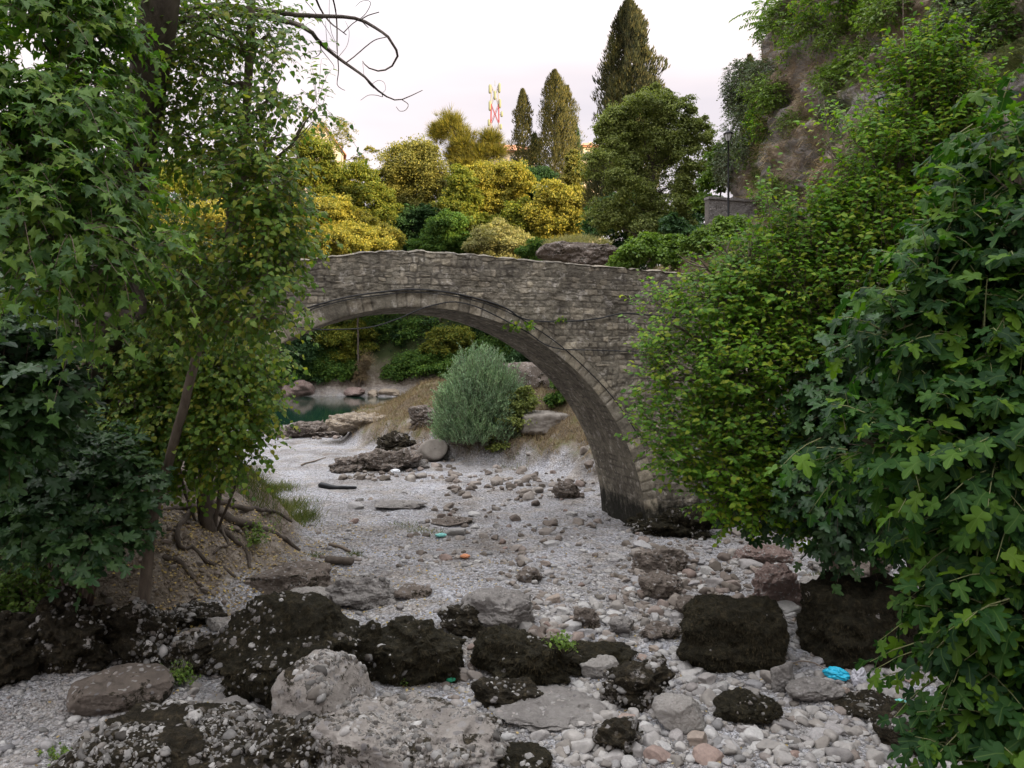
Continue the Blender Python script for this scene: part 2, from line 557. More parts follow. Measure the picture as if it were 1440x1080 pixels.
M['green_twig'] = simple_mat('green_twig', (.12, .14, .06), (.22, .22, .10), 9, .7, .2, 30, .01)
M['moss_hair'] = leaf_mat('moss_hair', [(.016, .014, .010), (.03, .026, .016), (.06, .047, .03)], .1, .95, .05, 1.5, (1, 1, .8))
M['rk_dark'] = rock_mat('rk_dark', (.11, .095, .08), (.22, .19, .16), amount=.74, peb=7, pebamt=.35)
M['rk_black'] = rock_mat('rk_black', (.10, .09, .08), (.20, .18, .16), moss=(.015, .014, .009), amount=.86, peb=7, pebamt=.15)
M['rk_cong'] = rock_mat('rk_cong', (.24, .215, .195), (.42, .385, .35), amount=.42, peb=7.5, pebamt=.6, mscale=2.2)
M['rk_half'] = rock_mat('rk_half', (.17, .15, .13), (.30, .27, .235), amount=.66, peb=7, pebamt=.6, mscale=1.5)
M['rk_brown'] = rock_mat('rk_brown', (.12, .10, .085), (.24, .20, .17), amount=.38, peb=12, pebamt=.3, mscale=2.5)
M['rk_grey'] = rock_mat('rk_grey', (.19, .175, .165), (.33, .31, .29), amount=.2, peb=14, pebamt=.25, mscale=3)
M['rk_pale'] = rock_mat('rk_pale', (.29, .27, .25), (.43, .405, .375), amount=.08, peb=16, pebamt=.2, mscale=3)
M['rk_red'] = rock_mat('rk_red', (.18, .125, .11), (.28, .21, .185), amount=.22, peb=16, pebamt=.4, mscale=3)
M['pebble'] = island_mat('pebble', [(.13, .125, .12), (.22, .215, .215), (.29, .28, .275), (.36, .35, .34), (.20, .17, .15), (.27, .26, .26), (.42, .41, .40), (.16, .155, .16)], .82, 18)

M['rk_sand'] = rock_mat('rk_sand', (.22, .18, .135), (.36, .30, .23), amount=.12, peb=12, pebamt=.2, mscale=3)
# ------------------------------------------------------------------ terrain
_ry = np.array([-60, 0, 6, 10, 14, 18, 21, 24, 27, 30, 33, 36, 40, 46, 52, 58, 66, 80, 120.0])
_rx = np.array([12, 9, 7.6, 6.9, 6.9, 6.8, 5.6, 4.3, 3.2, 1.6, -1.6, -5.8, -8.6, -10.6, -11.4, -9.5, -4, 6, 30.0])
_ly = np.array([-60, 0, 6, 9, 11, 12.5, 14, 16, 18, 20.5, 24, 30, 36, 44, 52, 60, 120.0])
_lx = np.array([-16, -12, -9.8, -8.6, -7.6, -5.9, -4.7, -4.1, -4.3, -5.0, -7.3, -12, -16.5, -24, -34, -60, -120.0])

def Hraw(x, y):
    x = np.asarray(x, float); y = np.asarray(y, float)
    xr = np.interp(y, _ry, _rx)
    xl = np.interp(y, _ly, _lx)
    n1 = fbm(np.stack([x, y, 0 * x], -1).reshape(-1, 3), .35, 3, 5).reshape(x.shape)
    dr = x - xr + n1 * .6
    dl = xl - x + n1 * .5
    far = ss((y - 24) / 10)
    near_r = 1.6 * ss(dr / 2.6) + 7.2 * ss((dr - 1.8) / 8.5)
    far_r = 1.2 * ss(dr / 1.6) + 1.7 * ss((dr - 1.5) / 5) + 7.4 * ss((x - 2.6 - .04 * (y - 30)) / 6.5)
    right = near_r * (1 - far) + far_r * far
    right = right * (1 - ss((y - 58) / 16) * .9)
    left = 1.5 * ss(dl / 2.0) + 6.2 * ss((dl - 4.2) / 7)
    left = left * (1 - .6 * ss((y - 45) / 20))
    bed = -.9 * ss((y - 50) / 7)
    h = bed + np.where(dr > 0, right, 0) + np.where(dl > 0, left, 0)
    bed = bed + 6 * ss((-5.0 - y) / 13) * ss((y + 120) / 40)      # unseen rise behind the viewpoint, added to shade the foreground; h leaves it out
    yf = 93 + 1.5 * np.sin(x * .11) + n1 * 1.5
    fb = (y - yf)
    bank = -.9 + 1.7 * ss(fb / 1.8) + 1.0 * ss((fb - 1.5) / 4) + 13.6 * ss((fb - 3) / 10) + 2.5 * ss((fb - 14) / 30)
    h = np.where(fb > 0, bank, h)
    return h

def H(x, y):
    return float(Hraw(np.array([[x]]), np.array([[y]]))[0, 0])

def Hn(x, y):
    """terrain with its small relief"""
    h = Hraw(x, y)
    p = np.stack([x, y, 0 * x], -1).reshape(-1, 3)
    n = fbm(p, .55, 3, 21).reshape(x.shape) * .10 + fbm(p, 2.2, 4, 33).reshape(x.shape) * .075
    rock = ss((h - .15) / .8)
    n = n + rock * (fbm(p, 1.1, 5, 61, .6).reshape(x.shape) * .30 + (.12 - np.abs(fbm(p, 1.6, 4, 67, .6)).reshape(x.shape)) * .35)
    near = ss((60 - y) / 20) * ss((y + 20) / 20)
    return h + n * near

def axis(dense0, dense1, step, lo, hi, ratio=1.09):
    a = list(np.arange(dense0, dense1, step))
    s = step
    v = a[-1]
    while v < hi:
        s *= ratio; v += s; a.append(v)
    s = step; v = a[0]; b = []
    while v > lo:
        s *= ratio; v -= s; b.append(v)
    return np.array(b[::-1] + a)

gx = axis(-10.5, 9.0, .08, -2500, 2500, 1.06)
gy = axis(8.0, 27.0, .085, -400, 4000, 1.04)
GX, GY = np.meshgrid(gx, gy, indexing='ij')
GZ = Hn(GX, GY)

def ground_mat():
    m, nt, out = newmat('river_ground')
    g = NT(nt)
    co = g.objco()
    soil, grass, wet = g.attr('soil'), g.attr('grass'), g.attr('rock')
    v1 = g.voro(co, 15)
    v2 = g.voro(co, 38)
    v3 = g.voro(co, 6)
    gv = [(.0, (.20, .20, .21)), (.35, (.36, .365, .385)), (.7, (.50, .505, .53)), (.9, (.36, .33, .30)), (1, (.64, .645, .66))]
    c1 = g.ramp(v1.outputs['Color'], gv)
    c2 = g.ramp(v2.outputs['Color'], gv)
    c = g.mix(g.math('GREATER_THAN', g.noise(co, 3.1, 3), .5), c1, c2)
    sandm = g.ramp(g.noise(co, 1.1, 5, .62), [(.5, (0, 0, 0)), (.62, (1, 1, 1))])
    sand = g.ramp(g.noise(co, 9, 5, .6), [(.3, (.34, .305, .265)), (.7, (.50, .46, .41))])
    c = g.mix(g.math('MULTIPLY', sandm, .55), c, sand)
    crev = g.ramp(v1.outputs['Distance'], [(.35, (1, 1, 1)), (.75, (.42, .40, .38))])
    c = g.mix(.6, c, crev, 'MULTIPLY')
    lg = g.ramp(g.noise(co, .45, 6, .68), [(.34, (.52, .475, .43)), (.5, (.9, .88, .86)), (.62, (1.1, 1.1, 1.13))])
    c = g.mix(.9, c, lg, 'MULTIPLY')
    sc = g.ramp(g.noise(co, 2.4, 6, .68), [(.3, (.11, .088, .068)), (.5, (.21, .175, .14)), (.7, (.36, .32, .275))])
    c = g.mix(soil, c, sc)
    gc = g.ramp(g.noise(co, 1.6, 6, .7), [(.3, (.07, .055, .035)), (.5, (.17, .13, .085)), (.66, (.12, .12, .045)), (.8, (.28, .23, .17))])
    gc = g.mix(g.attr('far'), gc, (.05, .065, .025))
    c = g.mix(grass, c, gc)
    rc = g.ramp(g.noise(co, 1.0, 6, .7), [(.32, (.03, .027, .022)), (.5, (.13, .11, .09)), (.7, (.30, .27, .24))])
    c = g.mix(wet, c, rc)
    p = nt.nodes.new('ShaderNodeBsdfPrincipled')
    g.l(c, p.inputs['Base Color'])
    p.inputs['Roughness'].default_value = .93
    p.inputs['Specular IOR Level'].default_value = .15
    h = g.math('ADD', g.math('MULTIPLY', v1.outputs['Distance'], -1.0), g.math('MULTIPLY', v2.outputs['Distance'], -.5))
    h = g.math('ADD', h, g.math('MULTIPLY', g.noise(co, 12, 5, .65), .9))
    n1 = g.bump(h, .9, .06)
    n2 = g.bump(g.math('MULTIPLY', v3.outputs['Distance'], -1.0), .5, .1, n1)
    g.l(n2, p.inputs['Normal'])
    g.l(p.outputs[0], out.inputs['Surface'])
    return m

P2 = np.stack([GX, GY, 0 * GX], -1).reshape(-1, 3)
nz = fbm(P2, .8, 4, 91).reshape(GX.shape)
HR = Hraw(GX, GY)
XR = np.interp(GY, _ry, _rx); XL = np.interp(GY, _ly, _lx)
soilm = ss((HR - .10 + nz * .35) / .35) * (GX < XL + 1.5)
soilm = np.maximum(soilm, ss((GY - 92.6) / .6))
soilm = np.maximum(soilm, ss((HR - .25 + nz * .5) / .5) * (GX > XR) * (GY < 26))
grassm = ss((HR - .35 + nz * 1.0) / .7) * ss((GY - 24) / 3) * (GX > XR - 2) * (GY < 92)
grassm = np.maximum(grassm, ss((GY - 95.5) / 1.5))
rockm = ss((nz * 1.6 + .25) * 1.4) * ss((.35 - abs(HR - .45)) / .25) * (GY > 27) * (GY < 90)
mb = MB()
mb.add(np.stack([GX, GY, GZ], -1).reshape(-1, 3), grid_faces(len(gx), len(gy)))
ground = mb.build('ground', ground_mat(), extra={'soil': soilm.ravel(), 'grass': grassm.ravel(), 'rock': rockm.ravel(), 'far': ss((GY - 95.5) / 1.5).ravel()})
tag(ground, kind='structure')

from bisect import bisect
def Hs(x, y):
    """height on the built sheet (bilinear)"""
    x = np.atleast_1d(np.asarray(x, float)); y = np.atleast_1d(np.asarray(y, float))
    i = np.clip(np.searchsorted(gx, x) - 1, 0, len(gx) - 2)
    j = np.clip(np.searchsorted(gy, y) - 1, 0, len(gy) - 2)
    u = (x - gx[i]) / (gx[i + 1] - gx[i]); v = (y - gy[j]) / (gy[j + 1] - gy[j])
    return (GZ[i, j] * (1 - u) * (1 - v) + GZ[i + 1, j] * u * (1 - v) + GZ[i, j + 1] * (1 - u) * v + GZ[i + 1, j + 1] * u * v)

def ground_hit(px, py):
    """first point of the ground sheet along the sight line through (px,py)"""
    d = np.geomspace(6, 140, 1500)
    z = HC + (500.0 - py) / F * d
    g = Hs((px - 720.0) / F * d, d)
    k = np.argmax(g > z)
    dd = d[k] if (g > z).any() else 60.0
    return (px - 720.0) / F * dd, dd, float(Hs((px - 720.0) / F * dd, dd)[0])

# water of the river behind the bridge
m, nt, out = newmat('river_water')
g = NT(nt)
p = nt.nodes.new('ShaderNodeBsdfPrincipled')
p.inputs['Base Color'].default_value = (.008, .030, .020, 1)
p.inputs['Roughness'].default_value = .06
p.inputs['IOR'].default_value = 1.33
mp = nt.nodes.new('ShaderNodeMapping'); mp.inputs['Scale'].default_value = (.5, 1.4, 1)
g.l(g.objco(), mp.inputs['Vector'])
g.l(g.bump(g.noise(mp.outputs['Vector'], 2.2, 4, .6), .06, .02), p.inputs['Normal'])
g.l(p.outputs[0], out.inputs['Surface'])
mb = MB()
wx, wy = np.meshgrid(np.linspace(-300, 120, 40), np.linspace(49, 97, 20), indexing='ij')
mb.add(np.stack([wx, wy, 0 * wx - .28], -1).reshape(-1, 3), grid_faces(40, 20))
tag(mb.build('river_water', m), kind='structure')

# ------------------------------------------------------------------ the hill with its cliff on the right
foot = np.array([(34, -140), (28, -60), (22, -22), (17.5, 0), (16.2, 14), (15.2, 24), (14.0, 34), (12.7, 43), (14.2, 50), (20, 56), (32, 61), (60, 66), (110, 70)], float)
nu, nv = 800, 260
fc = curve(foot, nu)
tan_ = norm(np.gradient(np.c_[fc[:, :2], 0 * fc[:, 0]], axis=0))
inn = np.stack([tan_[:, 1], -tan_[:, 0]], 1)          # towards the hill's inside (right of the direction)
v = np.linspace(0, 1, nv)
# profile: inset and height along v
pv = np.array([0, .12, .28, .45, .60, .72, .82, .92, 1.0])
pin = np.array([-1.2, .0, .5, 1.4, 2.6, 4.6, 9.0, 24.0, 60.0])
pz = np.array([5.0, 9.5, 13.5, 18.5, 23.5, 27.0, 29.5, 32.0, 33.0])
inset = np.interp(v, pv, pin); hz = np.interp(v, pv, pz)
U, V_ = np.meshgrid(np.arange(nu), v, indexing='ij')
HX = fc[:, 0][:, None] + inn[:, 0][:, None] * inset[None]
HY = fc[:, 1][:, None] + inn[:, 1][:, None] * inset[None]
HZ = np.broadcast_to(hz[None], HX.shape).copy()
drop = ss((fc[:, 1] - 52) / 14)[:, None]
HZ = HZ - drop * ss(V_ * 1.5) * 4
HP = np.stack([HX, HY, HZ], -1).reshape(-1, 3)
no3 = np.stack([-inn[:, 0], -inn[:, 1], 0 * inn[:, 0] + .35], -1)[:, None] * np.ones((1, nv, 1))
no3 = norm(no3.reshape(-1, 3))
_l = fbm(HP * [1, 1, 1.9], .55, 4, 23, .6) * 3.2
_l = (np.floor(_l) + ss((_l - np.floor(_l)) * 3.0)) * .34
dsp = fbm(HP, .16, 4, 7) * 2.2 + fbm(HP * [1, 1, 1.6], .7, 5, 13, .6) * .7 + np.abs(fbm(HP, 1.9, 4, 19, .6)) * .45 + _l
edge = ss(V_.ravel() / .1)
HP = HP + no3 * (dsp * edge * (1 - .5 * ss((V_.ravel() - .8) / .2)))[:, None]
hdry = fbm(HP, .28, 4, 44)

def hill_mat():
    m, nt, out = newmat('hill_rock')
    g = NT(nt)
    co = g.objco()
    rock = g.ramp(g.noise(co, 1.4, 7, .7), [(.3, (.13, .125, .12)), (.5, (.28, .265, .255)), (.7, (.44, .42, .40))])
    v = g.voro(co, 5)
    rock = g.mix(.7, rock, g.ramp(v.outputs['Color'], [(0, (.55, .53, .5)), (1, (1.25, 1.2, 1.2))]), 'MULTIPLY')
    dry = g.ramp(g.noise(co, 2.6, 7, .72), [(.28, (.16, .125, .09)), (.5, (.30, .24, .18)), (.7, (.44, .36, .27))])
    grn = g.ramp(g.noise(co, 2.0, 6, .7), [(.3, (.04, .055, .02)), (.7, (.13, .15, .05))])
    c = g.mix(g.ramp(g.noise(co, .35, 5, .62), [(.44, (0, 0, 0)), (.52, (1, 1, 1))]), dry, rock)
    c = g.mix(g.ramp(g.noise(co, .22, 5, .65, .4), [(.56, (0, 0, 0)), (.62, (1, 1, 1))]), c, grn)
    p = nt.nodes.new('ShaderNodeBsdfPrincipled')
    g.l(c, p.inputs['Base Color'])
    p.inputs['Roughness'].default_value = .95
    p.inputs['Specular IOR Level'].default_value = .1
    n1 = g.bump(g.noise(co, 4, 8, .75), 1.0, .25)
    g.l(g.bump(v.outputs['Distance'], .5, .1, n1), p.inputs['Normal'])
    g.l(p.outputs[0], out.inputs['Surface'])
    return m
mb = MB(); mb.add(HP, grid_faces(nu, nv))
hill = tag(mb.build('hill', hill_mat()), kind='structure')
HPg = HP.reshape(nu, nv, 3)
HNg = no3.reshape(nu, nv, 3)

# ------------------------------------------------------------------ the stone bridge
TH = RAD(-16)
BU = np.array([-cos(TH), sin(TH), 0.0])            # along the face, to the left
BN = np.array([sin(TH), cos(TH), 0.0])             # through the bridge, away from the eye
BC = np.array([(892 - 720) / F * 20.0, 20.0, 0.0])
S0, Z0, RI, RE, BW = 5.60, -0.19, 5.947, 6.33, 3.0

def BP(s, z, w=0.0):
    s = np.asarray(s, float); z = np.asarray(z, float); w = np.asarray(w, float)
    s, z, w = np.broadcast_arrays(s, z, w)
    q = BC + s[..., None] * BU + w[..., None] * BN
    q = q.copy(); q[..., 2] = z
    return q

_ts = np.array([-9, -5, -1.41, 1.24, 3.03, 4.01, 5.62, 6.66, 7.68, 9.6, 13, 18.0])
_tz = np.array([6.35, 6.55, 6.76, 6.88, 6.96, 7.03, 7.08, 7.03, 6.87, 6.58, 6.0, 5.2])
def btop(s):
    return np.interp(s, _ts, _tz) + .006 * noise3(np.stack([s * 1, 0 * s, 0 * s], -1), 2.6, 3) + .02 * noise3(np.stack([s * 1, 0 * s, 0 * s], -1), 8, 4)

def masonry(s, z, seed=0, course=.165, blen=.24, joint=.022):
    """uneven rubble courses: (relief, stone value, joint 0..1)"""
    q = np.stack([s, z, 0 * s], -1)
    sw = s + .10 * noise3(q, 1.9, seed + 1) + .03 * noise3(q, 6, seed + 21)
    zw = z + .05 * noise3(q * [.55, 1, 1], .9, seed + 2) + .028 * noise3(q, 2.8, seed + 6) + .02 * noise3(q, 7, seed + 16)
    k = zw / course
    row = np.floor(k)
    # shift every course line so that heights differ
    up = .36 * (_hash(row.astype(int) + 1, row.astype(int) * 0, row.astype(int) * 0, seed + 9) - .5)
    dn = .36 * (_hash(row.astype(int), row.astype(int) * 0, row.astype(int) * 0, seed + 9) - .5)
    fr = k - row
    lo_, hi_ = dn, 1 + up
    below = fr < lo_; above = fr > hi_
    row = row - below + above
    up = .36 * (_hash(row.astype(int) + 1, row.astype(int) * 0, row.astype(int) * 0, seed + 9) - .5)
    dn = .36 * (_hash(row.astype(int), row.astype(int) * 0, row.astype(int) * 0, seed + 9) - .5)
    fr = (k - row - dn) / (1 + up - dn)
    ri = row.astype(int)
    off = _hash(ri, ri * 0, ri * 0, seed + 3) * 5
    ln = blen * (.6 + 1.0 * _hash(ri, ri * 0 + 1, ri * 0, seed + 4))
    c = sw / ln + off
    ci = np.floor(c); fu = c - ci
    a0 = .5 * (_hash(ci.astype(int), ri, ri * 0, seed + 5) - .5)
    a1 = .5 * (_hash(ci.astype(int) + 1, ri, ri * 0, seed + 5) - .5)
    b_ = fu < a0; t_ = fu > 1 + a1
    ci = ci - b_ + t_
    a0 = .5 * (_hash(ci.astype(int), ri, ri * 0, seed + 5) - .5)
    a1 = .5 * (_hash(ci.astype(int) + 1, ri, ri * 0, seed + 5) - .5)
    fu = (c - ci - a0) / (1 + a1 - a0)
    wd = (1 + a1 - a0) * ln
    split = _hash(ci.astype(int), ri, ri * 0 + 2, seed + 7)
    du = np.minimum(fu, 1 - fu) * wd
    dv = np.minimum(fr, 1 - fr) * course
    sub = split > .8
    cut = .35 + .3 * _hash(ci.astype(int), ri, ri * 0 + 5, seed + 7)
    dv = np.where(sub, np.minimum(dv, np.abs(fr - cut) * course), dv)
    half = np.where(sub, (fr > cut), 0)
    jw = joint * np.clip(1 + 1.2 * noise3(q, 4, seed + 8), .15, 3)
    d = np.hypot(np.minimum(du, .05) - .05, np.minimum(dv, .05) - .05)
    d = np.maximum(.05 - d, 0) * .6 + np.minimum(du, dv) * .4
    body = ss(d / np.maximum(jw * 1.5, .004))
    val = _hash(ci.astype(int), ri, half.astype(int), seed + 11)
    rel = body * (.004 + .013 * val) + .038 * fbm(q, 6, 4, seed + 12, .65)
    return rel, val, (1 - body) * np.clip(.75 + .9 * noise3(q, 3, seed + 18), 0, 1)

def bridge_mat():
    m, nt, out = newmat('bridge_stone')
    g = NT(nt)
    co = g.objco()
    val, jn = g.attr('stone'), g.attr('joint')
    base = g.ramp(g.noise(co, 2.2, 7, .68), [(.3, (.135, .125, .103)), (.5, (.215, .202, .168)), (.7, (.31, .292, .248))])
    tone = g.ramp(val, [(0, (.66, .64, .62)), (.5, (.95, .93, .9)), (.85, (1.15, 1.1, 1.05)), (1.0, (1.7, 1.62, 1.5))])
    fine = g.ramp(g.noise(co, 11, 6, .75), [(.3, (.6, .58, .56)), (.5, (1, 1, 1)), (.7, (1.5, 1.46, 1.4))])
    base = g.mix(.8, base, fine, 'MULTIPLY')
    c = g.mix(.8, base, tone, 'MULTIPLY')
    lich = g.ramp(g.noise(co, 4.3, 6, .72, .3), [(.56, (0, 0, 0)), (.62, (1, 1, 1))])
    c = g.mix(g.math('MULTIPLY', lich, .6), c, (.50, .475, .43))
    dk = g.ramp(g.noise(co, 6.0, 6, .75, .4), [(.36, (.34, .33, .32)), (.54, (1, 1, 1))])
    c = g.mix(.45, c, dk, 'MULTIPLY')
    stain = g.ramp(g.noise(co, .7, 5, .65), [(.35, (.62, .60, .6)), (.6, (1.1, 1.08, 1.05))])
    c = g.mix(.9, c, stain, 'MULTIPLY')
    c = g.mix(g.math('MULTIPLY', jn, .8), c, (.05, .044, .038))
    # black tide mark on the foot of the pier, with pale mineral runs
    sep = nt.nodes.new('ShaderNodeSeparateXYZ'); g.l(co, sep.inputs[0])
    mp = nt.nodes.new('ShaderNodeMapping'); mp.inputs['Scale'].default_value = (4, 4, 1.6)
    g.l(co, mp.inputs['Vector'])
    dn = g.noise(mp.outputs['Vector'], 1.6, 4, .6)
    edge = g.math('ADD', sep.outputs['Z'], g.math('MULTIPLY', dn, -1.1))
    dark = g.ramp(g.math('ADD', edge, g.math('MULTIPLY', g.noise(co, 9, 5, .7), .5)), [(.22, (.93, .93, .93)), (.55, (0, 0, 0))])
    run = g.ramp(g.noise(mp.outputs['Vector'], 2.8, 3, .6), [(.62, (0, 0, 0)), (.7, (1, 1, 1))])
    low = g.ramp(g.math('ADD', sep.outputs['Z'], g.math('MULTIPLY', dn, -.8)), [(.2, (1, 1, 1)), (.45, (0, 0, 0))])
    c = g.mix(dark, c, (.012, .012, .009))
    c = g.mix(g.math('MULTIPLY', g.math('MULTIPLY', run, low), .5), c, (.22, .20, .18))
    p = nt.nodes.new('ShaderNodeBsdfPrincipled')
    g.l(c, p.inputs['Base Color'])
    p.inputs['Roughness'].default_value = .93
    p.inputs['Specular IOR Level'].default_value = .15
    g.l(g.bump(g.noise(co, 22, 6, .7), .7, .025), p.inputs['Normal'])
    g.l(p.outputs[0], out.inputs['Surface'])
    return m
M['bridge'] = bridge_mat()

bridge = empty('arch_bridge', BP(S0, 0, BW / 2), 'old humped stone footbridge with one round arch over the dry river bed', 'bridge')

def face_sheet(w, sign, nphi, nr, name):
    """spandrel wall: polar sheet between the arch ring and the top line"""
    phi = np.linspace(0.0, pi, nphi)
    cs, sn = np.cos(phi), np.sin(phi)
    SM = 13.5
    # distance to the top line along each ray
    r = np.full(nphi, 7.0)
    for _ in range(40):
        s = S0 + r * cs
        r = np.where(sn > .02, (np.interp(s, _ts, _tz) - Z0) / np.maximum(sn, .02), 99)
        r = np.minimum(r, 60)
        r = np.minimum(r, SM / np.maximum(np.abs(cs), .001))
    rmax = np.maximum(r, RE + .1)
    t = np.linspace(0, 1, nr)
    R_ = RE + (rmax[:, None] - RE) * t[None]
    s = S0 + R_ * cs[:, None]; z = Z0 + R_ * sn[:, None]
    atop = (t[None] > .999) & (np.abs(s - S0) < SM - .01)
    z = np.where(atop, btop(s.ravel()).reshape(s.shape), z)
    rel, val, jn = masonry(s.ravel(), z.ravel(), 5)
    low = ss((1.9 - z.ravel()) / .5)
    rel2, val2, jn2 = masonry(s.ravel(), z.ravel(), 9, .21, .55, .014)
    rel = rel * (1 - low) + rel2 * low; val = np.where(low > .5, val2 * .7, val); jn = np.where(low > .5, jn2, jn)
    rel = rel + .05 * fbm(np.stack([s.ravel(), z.ravel(), 0 * s.ravel()], -1), .5, 3, 77)
    q = BP(s.ravel(), z.ravel(), w - sign * rel)
    mb = MB(); mb.add(q, grid_faces(nphi, nr, sign < 0))
    return mb.build(name, M['bridge'], bridge, extra={'stone': val, 'joint': jn})

face_sheet(0.0, 1, 900, 230, 'spandrel_wall')
face_sheet(BW, -1, 260, 70, 'spandrel_wall')

def ring(w, sign, name, n=620, m=16):
    phi = np.linspace(-.02, pi + .02, n)
    L = phi * RI
    # voussoirs of uneven width
    vi = []
    edges = [0]
    rr = np.random.default_rng(3)
    while edges[-1] < L[-1] + 1: edges.append(edges[-1] + rr.uniform(.20, .38))
    edges = np.array(edges)
    k = np.searchsorted(edges, L) - 1
    k = np.clip(k, 0, len(edges) - 2)
    du = np.minimum(L - edges[k], edges[k + 1] - L)
    val = _hash(k, k * 0, k * 0, 31)
    t = np.linspace(0, 1, m)
    R_ = RI + (RE - RI) * t
    s = S0 + R_[None] * np.cos(phi)[:, None]; z = Z0 + R_[None] * np.sin(phi)[:, None]
    q = np.stack([s.ravel(), z.ravel(), 0 * s.ravel()], -1)
    body = ss(du / .022)[:, None] * np.ones((1, m))
    rel = body.ravel() * .028 + .022 * fbm(q, 5, 4, 8) + (.012 * val[:, None] * np.ones((1, m))).ravel()
    rel = rel - .05 * ss((fbm(q, 1.3, 3, 15) - .22) / .2)
    edge = (np.ones((n, 1)) * np.sin(t * pi)[None] ** .35).ravel()
    q3 = BP(s.ravel(), z.ravel(), w - sign * (rel * (.25 + .75 * edge)))
    vv = (np.where((val > .6), .90 + .1 * (val - .6) / .4, .45 + val * .5)[:, None] * np.ones((1, m))).ravel()
    mb = MB(); mb.add(q3, grid_faces(n, m, sign < 0))
    return mb.build(name, M['bridge'], bridge, extra={'stone': vv, 'joint': ((1 - body) * .8).ravel()})
ring(0, 1, 'arch_ring'); ring(BW, -1, 'arch_ring', 200, 6)

# vault under the arch
n, m_ = 420, 120
phi = np.linspace(-.02, pi + .02, n); ww = np.linspace(0, BW, m_)
PHI, WW = np.meshgrid(phi, ww, indexing='ij')
rel, val, jn = masonry(WW.ravel() * 1.0, (PHI * RI).ravel(), 15, .22, .5, .014)
end = (np.minimum(WW, BW - WW) < 1e-6).ravel()
Rv = RI - np.where(end, 0, rel * .5)
mb = MB()
mb.add(BP(S0 + Rv * np.cos(PHI).ravel(), Z0 + Rv * np.sin(PHI).ravel(), WW.ravel()), grid_faces(n, m_, True))
mb.build('arch_vault', M['bridge'], bridge, extra={'stone': val * .5, 'joint': jn})

# parapets (tops) and the paved deck between them
for w0, w1 in ((0.0, .34), (BW - .34, BW)):
    s = np.linspace(S0 - 13.5, S0 + 13.5, 700); t = np.linspace(0, 1, 9)
    Sg, Tg = np.meshgrid(s, t, indexing='ij')
    zt = btop(Sg.ravel()).reshape(Sg.shape)
    nn = fbm(np.stack([Sg.ravel(), Tg.ravel(), 0 * Tg.ravel()], -1), 3.0, 3, 5).reshape(Sg.shape) * .03
    z = zt + np.sin(Tg * pi) * .05 + nn * np.sin(Tg * pi)
    w = w0 + (w1 - w0) * Tg
    z = np.where((Tg > .999) if w0 == 0 else (Tg < .001), zt - .75, z)
    _, val, jn = masonry(Sg.ravel(), Tg.ravel() * .34, 25, .34, .4, .02)
    w = w - (.03 if w0 == 0 else -.0) * (Tg < .06)
    mb = MB(); mb.add(BP(Sg.ravel(), z.ravel(), w.ravel()), grid_faces(700, 9, True))
    mb.build('parapet', M['bridge'], bridge, extra={'stone': val, 'joint': jn})
s = np.linspace(S0 - 13.5, S0 + 13.5, 200); t = np.linspace(.34, BW - .34, 20)
Sg, Tg = np.meshgrid(s, t, indexing='ij')
_, val, jn = masonry(Sg.ravel(), Tg.ravel(), 35, .2, .25, .02)
mb = MB(); mb.add(BP(Sg.ravel(), np.interp(Sg.ravel(), _ts, _tz) - .7, Tg.ravel()), grid_faces(200, 20, True))
mb.build('deck', M['bridge'], bridge, extra={'stone': val, 'joint': jn})
# pier foot: footing slab on each side of the arch
for sgn in (-1, 1):
    s = np.linspace(S0 + sgn * RI, S0 + sgn * 13.5, 160); z = np.linspace(-.6, Z0 + .05, 8)
    Sg, Zg = np.meshgrid(s, z, indexing='ij')
    rel, val, jn = masonry(Sg.ravel(), Zg.ravel(), 9, .21, .55, .014)
    mb = MB(); mb.add(BP(Sg.ravel(), Zg.ravel(), -rel - .01), grid_faces(160, 8, sgn > 0))
    w = np.linspace(-.04, BW, 60)
    Wg, Zg = np.meshgrid(w, z, indexing='ij')
    rel2, val2, jn2 = masonry(Wg.ravel(), Zg.ravel(), 19, .22, .5, .014)
    mb.add(BP(S0 + sgn * (RI - rel2 * .5), Zg.ravel(), Wg.ravel()), grid_faces(60, 8, sgn < 0))
    mb.build('pier_foot', M['bridge'], bridge, extra={'stone': np.r_[val, val2] * .5, 'joint': np.r_[jn, jn2]})

M['cable'] = flat_mat('cable', (.012, .012, .013), .55)
def cable(pts, r, label, w=-.085):
    pts = np.array(pts, float)
    q = curve(BP(pts[:, 0], pts[:, 1], w), 90)
    mb = MB(); tubes(mb, q, np.full(90, r), 6)
    o = mb.build('cable', M['cable'], loc=q[0])
    return tag(o, label, 'cable', 'black cables hung along the bridge')
c1 = [(8.4, 5.62), (7.38, 5.93), (6.56, 6.08), (5.76, 6.17), (4.9, 6.12), (4.02, 5.94), (3.46, 5.76), (3.08, 5.53), (2.56, 5.45), (1.81, 5.46), (1.04, 5.54), (0.36, 5.68), (-0.34, 5.65), (-1.57, 5.61), (-4, 5.7)]
cable(c1, .020, 'upper black cable following the arch ring then sagging across the wall')
c3 = [(8.4, 5.56), (7.38, 5.87), (6.5, 6.02), (5.76, 6.10), (4.9, 6.05), (4.0, 5.87), (3.3, 5.62), (2.7, 5.28), (2.05, 4.85), (1.4, 4.3), (.8, 3.72), (.3, 3.1), (-.1, 2.5)]
cable(c3, .014, 'thin dark cable running down along the outer edge of the arch ring', -.075)
c2 = [(9.4, 5.4), (8.11, 5.22), (7.57, 5.2), (6.76, 5.26), (6.1, 5.47), (5.59, 5.7), (5.08, 5.85), (4.73, 5.89), (4.29, 5.81), (3.84, 5.63), (3.26, 5.35), (2.84, 5.13), (2.47, 4.88), (2.0, 4.76), (1.24, 4.74), (0.26, 4.71), (-0.95, 4.66), (-4, 4.7)]
